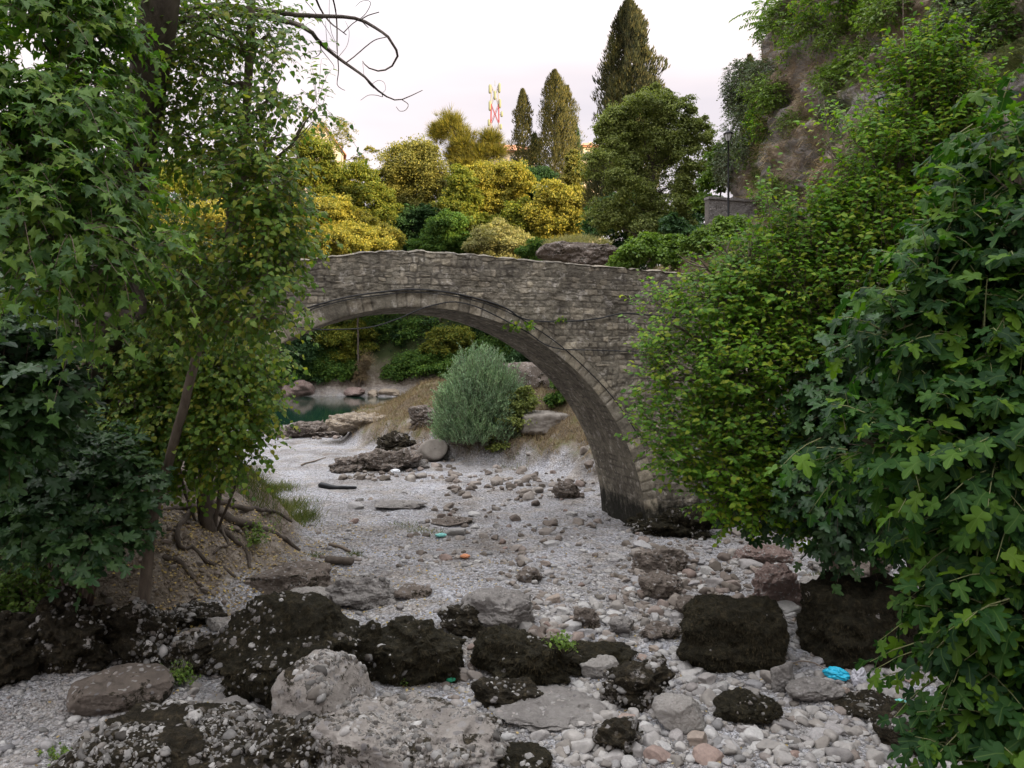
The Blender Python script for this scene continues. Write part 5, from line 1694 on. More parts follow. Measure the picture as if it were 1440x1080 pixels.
ii, jj = np.where(vis)
HV = HPg[ii, jj]; HVN = HNg[ii, jj]
gdry = fbm(HV, .35, 4, 44)
def blades_on(points, normals, n, lo, hi, mat, name, label, r, hang=.6, width=.03, loc=None):
    k = r.integers(len(points), size=n)
    pos = points[k] + rdir(n, r) * .15
    dr = norm(normals[k] * .8 + UP * (.5 - hang) + rdir(n, r) * .45)
    L = r.uniform(lo, hi, n)
    mb = MB()
    R = frames(dr, -UP + rdir(n, r) * .3 if hang > .5 else rdir(n, r))
    instance(mb, BLADE[0], BLADE[1], pos, R, np.stack([L * 0 + width, L, L], 1))
    o = mb.build(name, M[mat], loc=loc if loc is not None else points[0])
    return tag(o, label, kind='stuff')
r = np.random.default_rng(55)
k = gdry > .1
blades_on(HV[k], HVN[k], 26000, .2, .6, 'straw', 'dry_grass', 'long dry straw coloured grass hanging down the cliff', r, .8, .022)
ph, pv = pix(HV)
k = (ph > 1040) & (ph < 1160) & (pv > 130) & (pv < 330)
k = k & (fbm(HV, .8, 3, 5) > -.05)
blades_on(HV[k], HVN[k], 9000, .3, .9, 'straw', 'straw_grass', 'pale straw grass falling over the left foot of the cliff', r, .85, .022)
k = (gdry < -.05)
blades_on(HV[k], HVN[k], 30000, .2, .5, 'greengrass', 'cliff_grass', 'green grass tufts clinging to the cliff', r, .3, .014)

def cliff_plant(name, label, px, py, rx, ry, mat, n, size, tmpl=LEAF_SMALL, hang=.3, L=.5, per=8, seed=0, off=.3, cat='shrub'):
    r = np.random.default_rng(int(px + py) + seed)
    c, nn = on_hill(px, py)
    d = c[1]; s = d / F
    # keep its place in the view while following the cliff
    blobs = []
    for k in range(5):
        a = r.uniform(-1, 1, 2)
        cp, cn = on_hill(px + a[0] * rx * .6, py + a[1] * ry * .6)
        blobs.append((cp + cn * off, (rx * s * .55, .45 + rx * s * .25, ry * s * .55), 1.0))
    root = empty(name, c, label, cat)
    mb, mt = MB(), MB()
    sprays(mb, mt, blobs, n, L, per, tmpl, size, r, droop=hang, ldroop=.2, twig_r=.008)
    mb.build('foliage', M[mat], root)
    for b in blobs:
        q = curve([c - nn * .3, (c + b[0]) / 2 + UP * .1, b[0]], 7)
        tubes(mt, q, np.linspace(.05, .015, 7), 5)
    mt.build('stem', M['bark_twig'], root)
CP = [
 ('ivy_shrub', 'light green shrub under the yellow green bush at the cliff top', 1180, 45, 40, 22, 'ivy', 420, .11, LEAF_SMALL, .4, 101),
 ('ivy_shrub', 'green bush spilling over the left edge of the cliff at mid height', 1068, 140, 28, 30, 'ivy', 500, .11, LEAF_SMALL, .4, 102),
 ('hanging_shrub', 'grey green tuft on the bare rock left of the lantern', 1190, 165, 26, 16, 'bluegrass', 400, .10, LEAF_SMALL, .6, 103),
 ('ivy_shrub', 'olive shrub hanging in the centre of the bare cliff face', 1140, 75, 40, 22, 'mulberry_leaf', 520, .11, LEAF_SMALL, .5, 94),
 ('ivy_shrub', 'green shrub at the foot of the pale dry grass fall', 1095, 270, 26, 18, 'ivy', 300, .11, LEAF_SMALL, .3, 95),
 ('ivy_shrub', 'green patch of creepers above the pale dry grass fall', 1120, 170, 18, 14, 'ivy', 180, .10, LEAF_SMALL, .3, 96),
 ('hanging_shrub', 'grey green shrub on the left brow of the cliff under the saplings', 1075, 95, 26, 26, 'bluegrass', 800, .11, LEAF_SMALL, .6, 97),
 ('ivy_shrub', 'leafy shrub on the cliff behind the tall mulberry shoots', 1270, 200, 50, 50, 'ivy', 700, .12, LEAF_SMALL, .3, 98),
 ('hanging_shrub', 'soft blue green bush bulging over the left edge of the cliff', 1048, 145, 38, 62, 'bluegrass', 1700, .11, LEAF_SMALL, .6, 81),
 ('hanging_shrub', 'lower end of the soft blue green growth on the cliff edge', 1030, 215, 20, 46, 'bluegrass', 800, .11, LEAF_SMALL, .6, 82),
 ('ivy_shrub', 'bright green creeper on the upper left shoulder of the cliff', 1110, 35, 40, 26, 'ivy', 480, .15, LEAF_SMALL, .3, 83),
 ('ivy_shrub', 'yellow green bush at the very top of the picture above the cliff', 1180, 4, 56, 18, 'mulberry_leaf', 520, .14, LEAF_SMALL, .3, 84),
 ('ivy_shrub', 'green bush on the cliff top to the right of the yellow green one', 1245, 18, 44, 16, 'ivy', 400, .15, LEAF_SMALL, .3, 85),
 ('hanging_shrub', 'dark olive drooping shrub on the cliff left of the bare rock face', 1355, 40, 44, 60, 'bluegrass', 1200, .12, LEAF_SMALL, .8, 86),
 ('ivy_shrub', 'green leafy shrub in the middle of the cliff above the lantern', 1215, 90, 30, 18, 'ivy', 220, .15, LEAF_SMALL, .3, 87),
 ('ivy_shrub', 'small green plant on the dry part of the cliff', 1175, 112, 20, 14, 'ivy', 200, .14, LEAF_SMALL, .3, 88),
 ('ivy_shrub', 'green tuft at the left of the dry grass patch', 1085, 130, 26, 18, 'ivy', 300, .14, LEAF_SMALL, .3, 89),
 ('ivy_shrub', 'yellowish green shrub at the left foot of the cliff', 1050, 225, 26, 36, 'ivy', 450, .15, LEAF_SMALL, .3, 90),
 ('ivy_shrub', 'dense green shrub low on the cliff behind the mulberry shoots', 1070, 185, 22, 26, 'mulberry_leaf', 350, .14, LEAF_SMALL, .3, 91),
 ('ivy_shrub', 'leafy green growth at the upper right of the cliff beside the bare rock', 1320, 95, 40, 40, 'ivy', 450, .15, LEAF_SMALL, .3, 92),
 ('ivy_shrub', 'dark green shrub in the top right corner of the picture', 1428, 30, 26, 40, 'far_green', 350, .15, LEAF_SMALL, .3, 93),
]
for (nm, lb, px, py, rx, ry, mt, n, sz, tm, hg, sd) in CP:
    cliff_plant(nm, lb, px, py, rx, ry, mt, n, sz, tm, hg, seed=sd)

# young trees with long feather leaves (ailanthus) on the cliff top
def feather_tree(label, px, py, nf, size, seed, lean=-.3, d=None):
    r = np.random.default_rng(seed)
    c, nn = on_hill(px, py)
    s = c[1] / F
    root = empty('ailanthus_tree', c, label, 'tree')
    mb, mt = MB(), MB()
    top = c + np.array([lean * 1.2, -.2, size * .8])
    q = curve([c - [0, 0, .4], (c + top) / 2 + [.1, 0, 0], top], 10)
    tubes(mt, q, np.linspace(.06, .02, 10), 6)
    for k in range(nf):
        a = r.uniform(0, 2 * pi)
        t = r.uniform(.45, 1.0)
        st = q[int(t * 9)]
        o = norm(np.array([cos(a), sin(a) * .7 - .2, r.uniform(.0, .7)]))
        L = size * r.uniform(.5, .8)
        tt = np.linspace(0, 1, 8)
        path = st + o * L * tt[:, None]; path[:, 2] -= L * .45 * tt ** 2
        tubes(mt, path, np.linspace(.012, .005, 8), 4)
        m_ = 11
        u = np.repeat(np.linspace(.15, 1, m_), 2)
        lp = st + o * L * u[:, None]; lp[:, 2] -= L * .45 * u ** 2
        sd = norm(np.cross(o, UP))
        ld = sd * np.tile([1, -1], m_)[:, None] + o * .35 + rdir(2 * m_, r) * .12; ld[:, 2] -= .25
        leaves(mb, lp, ld, UP + rdir(2 * m_, r) * .3, size * .17 * (1 - .35 * u), (LEAF_SMALL[0] * [.55, 1, 1], LEAF_SMALL[1]), r)
    mb.build('foliage', M['ivy'], root)
    mt.build('stem', M['green_twig'], root)
feather_tree('feathery leaved sapling outlined against the sky at the top of the cliff', 1092, 62, 26, 2.6, 1, -.7)
feather_tree('second feathery leaved sapling higher up on the cliff top', 1130, 22, 22, 2.2, 2, -.1)
feather_tree('feathery leaved sapling over the dry cliff at the top right centre', 1205, 42, 20, 2.2, 3, .1)
feather_tree('feathery leaved sapling rooted in the upper right rock', 1405, 20, 18, 1.8, 4, -.2)

# ------------------------------------------------------------------ retaining walls, lane and lamps at the foot of the cliff
M['wall_stone'] = rock_mat('wall_stone', (.17, .16, .15), (.30, .28, .27), amount=.25, peb=20, pebamt=.2)
def stone_wall(label, p0, p1, z0, z1, thick, seed, mat='wall_stone', bl=.5, co=.24):
    p0 = np.array(p0, float); p1 = np.array(p1, float)
    L = np.linalg.norm(p1 - p0); u = (p1 - p0) / L; nrm = np.array([u[1], -u[0]])
    if nrm[1] > 0: nrm = -nrm
    root = empty('stone_wall', (p0[0], p0[1], z0), label, 'wall')
    nU, nV = max(20, int(L / .03)), max(12, int((z1 - z0) / .03))
    U_, V_ = np.meshgrid(np.linspace(0, L, nU), np.linspace(z0, z1, nV), indexing='ij')
    rel, val, jn = masonry(U_.ravel(), V_.ravel(), seed, co, bl, .03)
    q = np.stack([p0[0] + u[0] * U_.ravel() + nrm[0] * rel, p0[1] + u[1] * U_.ravel() + nrm[1] * rel, V_.ravel()], 1)
    mb = MB(); mb.add(q, grid_faces(nU, nV))
    c = (p0 + p1) / 2 - nrm * thick / 2
    V, Fc = boxV((c[0], c[1], (z0 + z1) / 2 - .01), (L, thick - .02, z1 - z0 + .02), math.atan2(u[1], u[0]))
    mb2 = MB(); mb2.add(V, Fc)
    mb2.build('core', M['concrete_dark'], root, smooth=False)
    mb.build('wall_face', M[mat], root)
    n_ = 40
    V, Fc = boxV((c[0] + nrm[0] * .03, c[1] + nrm[1] * .03, z1 + .06), (L + .06, thick + .12, .14), math.atan2(u[1], u[0]))
    mb3 = MB(); mb3.add(V, Fc); mb3.build('coping', M['wall_stone'], root, smooth=False)
stone_wall('grey block parapet wall behind the thin lamp pole at the cliff foot', (10.55, 41.5), (13.4, 42.4), 10.6, 13.0, .4, 3)
stone_wall('dark retaining wall in shade beneath the grey block parapet', (8.2, 39.5), (14.2, 39.2), 7.0, 10.7, .6, 13)
stone_wall('dark low wall joining the right end of the bridge', (7.3, 31.5), (13.2, 27.5), 4.5, 8.6, .5, 23)

M['lamp_metal'] = flat_mat('lamp_metal', (.02, .021, .023), .45, .6)
M['lamp_glass'] = flat_mat('lamp_glass', (.35, .36, .36), .2, 0, .6)
def lathe(mb, c, prof, n=20):
    a = np.arange(n) / n * 2 * pi
    V = np.array([[c[0] + r_ * cos(t), c[1] + r_ * sin(t), c[2] + z_] for r_, z_ in prof for t in a])
    idx = np.arange(len(prof) * n).reshape(len(prof), n)
    nx_ = np.roll(idx, -1, 1)
    mb.add(V, np.stack([idx[:-1], nx_[:-1], nx_[1:], idx[1:]], -1).reshape(-1, 4))
def street_lamp(label, x, y, z0, ztop):
    root = empty('street_lamp', (x, y, z0), label, 'street lamp')
    h = ztop - z0 - .62
    mb = MB()
    lathe(mb, (x, y, z0), [(0, 0), (.16, 0), (.16, .08), (.11, .14), (.09, .5), (.1, .55), (.06, .62), (.05, h * .6), (.055, h * .6 + .04), (.04, h * .6 + .1), (.035, h), (.07, h + .03), (.03, h + .08), (0, h + .08)])
    mb.build('pole', M['lamp_metal'], root)
    zc = z0 + h + .06
    mb = MB(); lathe(mb, (x, y, zc), [(0, 0), (.11, 0), (.12, .03), (.21, .34), (.0, .34)], 6)
    mb.build('lamp_glass', M['lamp_glass'], root, smooth=False)
    mb = MB()
    lathe(mb, (x, y, zc + .345), [(.0, 0), (.25, 0), (.27, .02), (.15, .13), (.10, .15), (.10, .18), (.04, .2), (.03, .25), (.0, .28)], 12)
    for k in range(6):
        a = k * pi / 3
        tubes(mb, np.array([[x + .125 * cos(a), y + .125 * sin(a), zc + .02], [x + .22 * cos(a), y + .22 * sin(a), zc + .36]]), [.012, .012], 4)
    mb.build('lamp_cap', M['lamp_metal'], root)
p = P(1025, 185, 40.5)
street_lamp('thin dark lamp pole before the grey block wall at the cliff foot', p[0], 40.6, 10.6, p[2] + .1)
p = P(1243, 131, 24)
x_, y_ = p[0], 24.0
street_lamp('dark hexagonal lantern rising from the mulberry leaves against the cliff', x_, y_, zg(x_, y_), p[2])

# ------------------------------------------------------------------ left side: plane tree, poplars, fig bush
def near_tree(name, label, base, trunk_pts, r0, r1, blobs, leaf, mat, n, L, per, size, seed, cat='tree', bark='bark', twig='bark_twig', shell=.45, droop=.3, ldroop=.35, up=.2, crown='crown', trunk='trunk', group=None, wob=.05, limb=.3, lo=.3, cut=-9, twig_r=.005, flare=1.5, extra=None, limbwob=.12, face=(0, -1, .2)):
    r = np.random.default_rng(seed)
    root = empty(name, base, label, cat, group)
    tm, q = trunk_mb(trunk_pts, r0, r1, 30, wob, 12, flare)
    limbs(tm, q, blobs, r, r0, limbwob, limb, lo)
    if extra: extra(tm)
    tm.build(trunk, M[bark], root)
    mb, mt = MB(), MB()
    sprays(mb, mt, blobs, n, L, per, leaf, size, r, droop, up, shell, ldroop, twig_r, cut, face)
    mb.build(crown, M[mat], root, attr='rib')
    mt.build('twigs', M[twig], root)
    return root

def pb(px, py, d, rx, ry, rd=None, w=1.0):
    s = d / F
    return (P(px, py, d), (rx * s, (rd if rd is not None else (rx + ry) / 2 * s), ry * s), w)

# plane tree whose trunk leans through the upper left
x0, y0 = (120 - 720) / F * 14.6, 14.6
def bare_branches(mb):
    r = np.random.default_rng(3)
    def br(pts, a, b, d=8.0):
        d = d + 1.9
        q = curve([P(px, py, d + .25 * math.sin(i * 1.3)) for i, (px, py) in enumerate(pts)], 26)
        s = d / F * .8
        tubes(mb, q, np.linspace(a, b, 26) * s * .5, 5)
    br([(236, 20), (300, 8), (360, 14), (415, 21), (455, 23), (485, 24), (507, 28), (528, 39), (546, 52), (556, 67), (559, 80), (552, 92), (540, 99), (526, 99), (515, 93), (510, 86)], 12, 1.6)
    br([(245, 30), (330, 20), (400, 30), (425, 37), (440, 47), (450, 60), (472, 79), (495, 95), (514, 109), (524, 120), (535, 130), (550, 139), (565, 140), (594, 127)], 13, 1.2, 7.6)
    br([(565, 140), (574, 147), (570, 155), (562, 156), (557, 150)], 1.6, .9, 7.6)
    br([(487, 88), (500, 78), (515, 65), (528, 56), (544, 52)], 2.4, 1.6, 7.6)
    br([(440, -12), (452, 15), (465, 32), (478, 42), (487, 49)], 4.5, 1.6, 8.2)
    br([(466, -10), (472, 15), (474, 40), (474, 65), (475, 82), (476, 100), (474, 118), (479, 124), (485, 127)], 3.4, 1.0, 7.7)
    br([(450, 60), (451, 72), (446, 79), (436, 82)], 2.2, .9, 7.6)
    br([(452, 70), (460, 80), (469, 92), (469, 98)], 1.6, .8, 7.6)
    br([(507, 28), (517, 22), (533, 17)], 2.6, 1.8, 8.0)
    br([(483, 46), (495, 34), (507, 26)], 2.0, 1.6, 8.0)
    br([(507, 28), (518, 39)], 2.4, 1.4, 8.0)
    br([(506, 27), (515, 18), (521, 6), (518, 1), (508, 2), (500, 9)], 1.6, .8, 8.0)
    br([(514, 109), (520, 118), (526, 124)], 3.4, 1.8, 7.6)
    br([(536, 130), (538, 136), (530, 134), (518, 134), (507, 141)], 1.6, .8, 7.6)
    br([(523, 118), (532, 113), (540, 116), (542, 126), (536, 132)], 1.0, .7, 7.6)
    br([(474, 75), (462, 66), (459, 50), (458, 30)], 1.2, .7, 7.7)
    br([(476, 80), (488, 64), (491, 45), (486, 30)], 1.0, .6, 7.7)
    br([(441, 24), (445, 27), (454, 26)], 2.0, 1.6, 8.0)
    br([(430, 2), (445, 20), (460, 42), (470, 60)], 1.4, .8, 8.1)
    br([(512, 108), (511, 98), (510, 88)], 1.0, .7, 7.6)
    br([(463, -5), (463, 20), (466, 45), (473, 62)], 1.2, .8, 7.9)
pblobs = [pb(60, 60, 7.5, 110, 90), pb(-20, 150, 7, 90, 110), pb(92, 150, 7.2, 66, 70), pb(40, 240, 6.8, 90, 80), pb(140, 275, 7.0, 56, 56, None, .8),
          pb(70, 330, 6.6, 90, 60), pb(170, 345, 6.8, 55, 50, None, .9), pb(10, 400, 6.8, 60, 60, None, .7), pb(100, 410, 6.9, 45, 44, None, .7), pb(120, 40, 7.6, 50, 60, None, .5),
          pb(0, -60, 8, 120, 70), pb(90, -60, 7.6, 70, 60), pb(108, 470, 7.0, 20, 24, None, .15)]
near_tree('plane_tree', 'big plane tree with lobed leaves and a thick leaning trunk filling the upper left', (x0, y0, zg(x0, y0)),
    [(x0, y0, zg(x0, y0) - .3), P(135, 560, 13.4), P(165, 400, 11.8), P(190, 240, 10.2), P(205, 120, 9.4), P(222, 20, 8.9), P(235, -140, 8.6)], .28, .21,
    pblobs, LEAF_PLANE, 'plane_leaf', 1700, .45, 8, .098, 101, droop=.5, ldroop=.6, shell=.3, cut=-.28, face=(0, -.4, .2), extra=bare_branches, limb=.26, lo=.45)

# second limb tree: ivy covered trunk with small leaves behind (poplar crown upper centre left)
x1, y1 = (300 - 720) / F * 15.5, 15.5
pop = [pb(300, 30, 9.5, 85, 60, None, .55), pb(380, 40, 9.5, 56, 55, None, .6), pb(260, 100, 10, 60, 60, None, .5), pb(330, 120, 9.6, 70, 55, None, .6), pb(395, 110, 9.4, 36, 60, None, .7), pb(264, 190, 10, 90, 50, None, .8), pb(240, 30, 10, 50, 60, None, .5),
       pb(359, 220, 9, 48, 40, None, .8), pb(394, 185, 8.8, 26, 22, None, .7), pb(446, 150, 8.6, 18, 22, None, .5), pb(344, 270, 9.4, 70, 48), pb(304, 340, 9.8, 80, 50), pb(374, 320, 9.4, 50, 50), pb(379, 385, 9.2, 32, 46, None, .8),
       pb(344, 410, 9.8, 60, 50), pb(274, 420, 10.5, 60, 50), pb(214, 350, 10.5, 60, 50, None, .8), pb(402, 260, 8.8, 18, 22, None, .3), pb(404, 440, 9, 18, 22, None, .3)]
near_tree('poplar_tree', 'tall poplar with small pointed leaves and a slender leaning trunk at centre left', (x1 * .0 + (195 - 720) / F * 12.4, 12.4, zg((195 - 720) / F * 12.4, 12.4)),
    [((195 - 720) / F * 12.4, 12.4, zg((195 - 720) / F * 12.4, 12.4) - .2), P(213, 745, 12.2), P(240, 640, 12), P(262, 560, 11.8), P(278, 490, 11.5), P(300, 410, 11.2), P(322, 330, 10.8), P(340, 220, 10.3), P(352, 60, 9.9), P(355, -100, 9.6)], .085, .05,
    pop, LEAF_POPLAR, 'poplar_leaf', 3300, .5, 8, .076, 102, bark='bark_pale', droop=.35, ldroop=.5, shell=.35, limb=.42, lo=.45, wob=.02, twig_r=.0035, cut=-.16)
low = [pb(212, 470, 13, 70, 55), pb(292, 490, 13, 70, 60), pb(342, 540, 12.6, 45, 50), pb(262, 570, 13, 75, 60), pb(192, 560, 13.4, 60, 60, None, .8), pb(322, 610, 12.6, 44, 50), pb(262, 640, 13.2, 60, 36, None, .8), pb(367, 480, 12.4, 30, 40, None, .7), pb(172, 640, 13.4, 36, 40, None, .6), pb(357, 570, 12.4, 24, 22, None, .5)]
def clump_stems(mb):
    r = np.random.default_rng(8)
    for (a, b, c_, rr) in [(282, 600, 15.0, .075), (300, 560, 15.2, .05), (318, 590, 15.1, .05), (268, 560, 15.0, .035), (335, 620, 15.0, .03), (250, 600, 14.6, .03)]:
        e = P(a + r.uniform(-5, 5), b - 90, c_ - 1.2)
        s_ = np.array([(292 + (a - 292) * .35 - 720) / F * 15.6, 15.6, zg((292 - 720) / F * 15.6, 15.6) - .1])
        tubes(mb, curve([s_, P(a, b + 40, c_), e], 14, .04), np.linspace(rr, rr * .5, 14), 7)
bx = (292 - 720) / F * 15.6
near_tree('poplar_thicket', 'low thicket of several stems with yellowing round leaves on the left bank', (bx, 15.6, zg(bx, 15.6)),
    [(bx, 15.6, zg(bx, 15.6) - .2), P(292, 660, 15.3), P(286, 600, 15.0), P(280, 500, 14)], .11, .05,
    low, LEAF_ROUND, 'poplar_leaf', 2500, .5, 8, .085, 103, bark='bark', droop=.3, ldroop=.5, shell=.35, limb=.4, extra=clump_stems, twig_r=.004, cut=-.4, flare=2.0)

# slim straight trunk further back with dark crown
x2, y2 = (112 - 720) / F * 12.6, 12.6
dk = [pb(60, 420, 14.5, 90, 70), pb(140, 380, 14.5, 70, 60, None, .8), pb(20, 520, 14, 80, 70), pb(0, 320, 15, 90, 80), pb(90, 300, 15.5, 70, 60, None, .8), pb(160, 460, 15, 50, 40, None, .6), pb(-30, 620, 13.5, 60, 60)]
near_tree('broadleaf_tree', 'dark tree with a straight grey trunk standing behind the fig bush', (x2, y2, zg(x2, y2)),
    [(x2, y2, zg(x2, y2) - .2), P(113, 640, 12.6), P(112, 520, 12.6), P(106, 420, 13.2), P(98, 300, 14)], .115, .07,
    dk, LEAF_SMALL, 'dark_leaf', 3400, .6, 9, .11, 104, bark='bark_pale', shell=.3, limb=.4, wob=.02, droop=.3)
# dark wood edge behind, left of the bridge abutment
dk2 = [pb(-60, 560, 19, 120, 110), pb(60, 520, 19.5, 90, 110), pb(-40, 380, 20, 140, 110), pb(70, 380, 21, 90, 90), pb(-80, 250, 21, 120, 100), pb(120, 560, 18, 60, 80, None, .8), pb(20, 660, 17, 90, 60), pb(150, 620, 17.5, 40, 60, None, .6)]
x3, y3 = (30 - 720) / F * 19, 19.
near_tree('broadleaf_tree', 'deep shadowed broad tree at the far left behind the straight grey trunk', (x3, y3, zg(x3, y3)),
    [(x3, y3, zg(x3, y3) - .3), P(30, 560, 19), P(20, 420, 19.5), P(10, 300, 20)], .28, .12, dk2, LEAF_SMALL, 'dark_leaf', 5200, .8, 9, .17, 105, shell=.3, limb=.4, droop=.3)

# fig bush on the left bank
def fig_bush(name, label, blobs, base, n, size, seed, mat='dark_leaf', L=.45, per=6, tmpl=LEAF_FIG, cat='bush', stems=9, yellow=0):
    r = np.random.default_rng(seed)
    root = empty(name, base, label, cat)
    mb, mt = MB(), MB()
    sprays(mb, mt, blobs, n, L, per, tmpl, size, r, .15, .35, .5, .2, .006, -9, (0, -1, .4))
    mb.build('foliage', M[mat], root)
    for k in range(stems):
        b = blobs[k % len(blobs)]
        e = b[0] + rdir(1, r)[0] * np.array(b[1]) * .5
        tubes(mt, curve([np.array(base) - [0, 0, .1], (np.array(base) + e) / 2 + rdir(1, r)[0] * .12, e], 10), np.linspace(.03, .008, 10), 5)
    mt.build('stem', M['bark_twig'], root)
    return root
bb = ((110 - 720) / F * 12.2, 12.2); base = (bb[0], bb[1], zg(*bb))
fig_bush('fig_bush', 'dark blue green fig bush sprawling over the left bank rocks', [pb(70, 670, 11.2, 64, 36), pb(135, 680, 11.2, 56, 40), pb(50, 725, 10.8, 54, 40), pb(120, 740, 10.8, 50, 36), pb(172, 660, 11.4, 40, 20, None, .5), pb(170, 715, 11, 26, 28, None, .4), pb(100, 625, 11.5, 56, 22, None, .6), pb(0, 675, 11, 50, 46), pb(140, 775, 10.8, 24, 14, None, .25)], base, 700, .155, 201)
bb = ((-60 - 720) / F * 11.5, 11.5); base = (bb[0], bb[1], zg(*bb))
fig_bush('fig_bush', 'upper dark fig branches reaching in from the left edge of the picture', [pb(20, 540, 9.5, 70, 50), pb(50, 500, 9.8, 40, 36, None, .6), pb(-20, 600, 9.2, 60, 50), pb(20, 460, 9.8, 60, 40, None, .7), pb(10, 620, 9.4, 40, 30, None, .6)], base, 420, .17, 202)
bb = ((20 - 720) / F * 12.4, 12.4); base = (bb[0], bb[1], zg(*bb))
fig_bush('weed_bush', 'small bright green leafy weed at the left edge below the fig bush', [pb(20, 800, 11.9, 44, 34), pb(50, 830, 11.8, 34, 26, None, .7), pb(-10, 840, 11.8, 40, 34), pb(70, 815, 12, 22, 22, None, .4), pb(20, 850, 11.8, 40, 26)], base, 520, .075, 203, 'plane_leaf', .25, 8, LEAF_SMALL, 'plant', 6)

# roots and fallen wood of the left bank
def root_log(name, label, cat, pts, r0, r1, mat, n=18, wob=.06, seed=1, grp=None, lift=.02, hs=True):
    q = []
    for (px, py) in pts:
        x, d, z = ground_hit(px, py)
        q.append((x, d, z + lift))
    q = curve(q, n, wob, seed)
    if hs:
        q[:, 2] = np.maximum(q[:, 2], Hs(q[:, 0], q[:, 1]) + lift - r0 * .3)
    rad = np.linspace(r0, r1, n) * (1 + .2 * noise3(q, 5, seed))
    mb = MB(); tubes(mb, q, rad, 9)
    for e, s in ((0, -1), (-1, 1)):
        k = mb.n
        V, Fc = ico(2)
        mb.add(V * abs(rad[e]) * .98 * [1, 1, 1] + q[e], Fc)
    o = mb.build(name, M[mat], loc=q[0])
    return tag(o, label, cat, grp)
RT = [([(296, 715), (330, 735), (370, 745), (400, 762), (420, 775)], .10, .04, 'thick root crawling right from the stem clump down the bank'),
      ([(285, 722), (320, 752), (345, 775), (352, 800)], .08, .03, 'brown root curving down the bank below the stem clump'),
      ([(270, 720), (250, 745), (262, 775), (300, 795), (330, 812)], .07, .03, 'winding root on the leaf covered soil left of centre'),
      ([(305, 712), (350, 716), (385, 722), (410, 735)], .07, .03, 'upper thin root running right under the grass tuft'),
      ([(278, 715), (240, 718), (215, 726)], .08, .04, 'short root running left from the stem clump'),
      ([(300, 720), (318, 765), (300, 782)], .04, .02, 'thin dark root between the two brown curving roots'),
      ([(232, 785), (262, 805), (285, 828)], .06, .035, 'dead root stump near the foot of the leaning poplar trunk')]
for k, (pts, a, b, lb) in enumerate(RT):
    root_log('tree_root', lb, 'root', pts, a, b, 'bark', seed=k + 3)
root_log('log', 'short sawn log lying beside the flat brown slab', 'log', [(462, 794), (493, 796)], .085, .08, 'bark', 6, .0, 5, lift=.10, hs=False)
root_log('driftwood', 'flat piece of driftwood just above the short log', 'driftwood', [(464, 768), (492, 778)], .05, .03, 'bark_pale', 6, .01, 5, lift=.05)
root_log('stick', 'long thin pale stick lying on the far gravel', 'stick', [(424, 656), (458, 645)], .04, .02, 'bark_pale', 8, .01, 5, lift=.05)
root_log('driftwood', 'black piece of driftwood lying on the gravel in front of the arch', 'driftwood', [(452, 685), (470, 688), (500, 688)], .11, .05, 'lamp_metal', 10, .02, 9, lift=.06)
root_log('stick', 'bent dry twig by the foot of the flat topped mossy block', 'stick', [(1100, 946), (1130, 940), (1160, 948), (1190, 950)], .012, .006, 'bark_pale', 14, .06, 5, lift=.08)

# ------------------------------------------------------------------ right side: mulberry thicket and the fig tree
mul = [pb(1085, 745, 13.4, 30, 14, None, .25), pb(1130, 738, 13.4, 40, 16, None, .4), pb(1110, 715, 12.8, 60, 34, None, .9), pb(1170, 715, 12.8, 60, 36, None, .9), pb(1050, 712, 12.9, 50, 26, None, .7), pb(1000, 420, 12.5, 70, 50), pb(940, 455, 12.2, 40, 40, None, .55), pb(1080, 400, 12.6, 80, 60), pb(1000, 520, 12.4, 80, 60), pb(1100, 500, 12.6, 90, 70), pb(925, 610, 12.2, 34, 40, None, .5), pb(1000, 620, 12.5, 80, 60), pb(1100, 620, 12.6, 80, 60),
       pb(980, 360, 12.2, 44, 28, None, .9), pb(1060, 335, 12.5, 44, 34, None, 1.0), pb(1040, 690, 12.6, 70, 34), pb(920, 530, 12.2, 28, 34, None, .3), pb(1110, 690, 12.6, 60, 40), pb(1015, 345, 12.3, 30, 24, None, .6)]
x4, y4 = (1180 - 720) / F * 14.4, 14.4
near_tree('mulberry_thicket', 'bright green leafy thicket covering the right end of the bridge', (x4, y4, zg(x4, y4)),
    [(x4, y4, zg(x4, y4) - .2), P(1150, 640, 13.8), P(1090, 500, 13.2), P(1050, 420, 12.8)], .09, .04,
    mul, LEAF_SMALL, 'mulberry_leaf', 5000, .5, 9, .10, 301, cat='thicket', trunk='stem', crown='foliage', bark='bark_pale', shell=.4, droop=-.05, up=.7, limb=.55, lo=.1, ldroop=.1, twig_r=.005, cut=-.15)
mul2 = [pb(1255, 140, 12.3, 24, 50, None, .6), pb(1345, 130, 12.2, 30, 60, None, .8), pb(1215, 290, 12.2, 50, 40, None, .8), pb(1298, 90, 12, 30, 66, None, 1.2), pb(1320, 170, 12, 50, 60, None, 1.3), pb(1235, 235, 12, 46, 50), pb(1155, 190, 12, 12, 34, None, .2), pb(1300, 260, 12, 80, 60), pb(1190, 320, 12, 46, 44), pb(1240, 350, 12, 90, 60), pb(1140, 385, 12, 50, 44), pb(1190, 430, 12, 80, 60), pb(1300, 400, 12, 60, 60),
        pb(1196, 190, 12, 18, 40, None, .3), pb(1350, 240, 12, 40, 60, None, .8), pb(1270, 40, 12, 18, 30, None, .35), pb(1080, 290, 12, 18, 30, None, .25), pb(1160, 500, 12, 50, 50, None, .7), pb(1110, 330, 12, 26, 26, None, .4)]
x5, y5 = (1230 - 720) / F * 12.6, 12.6
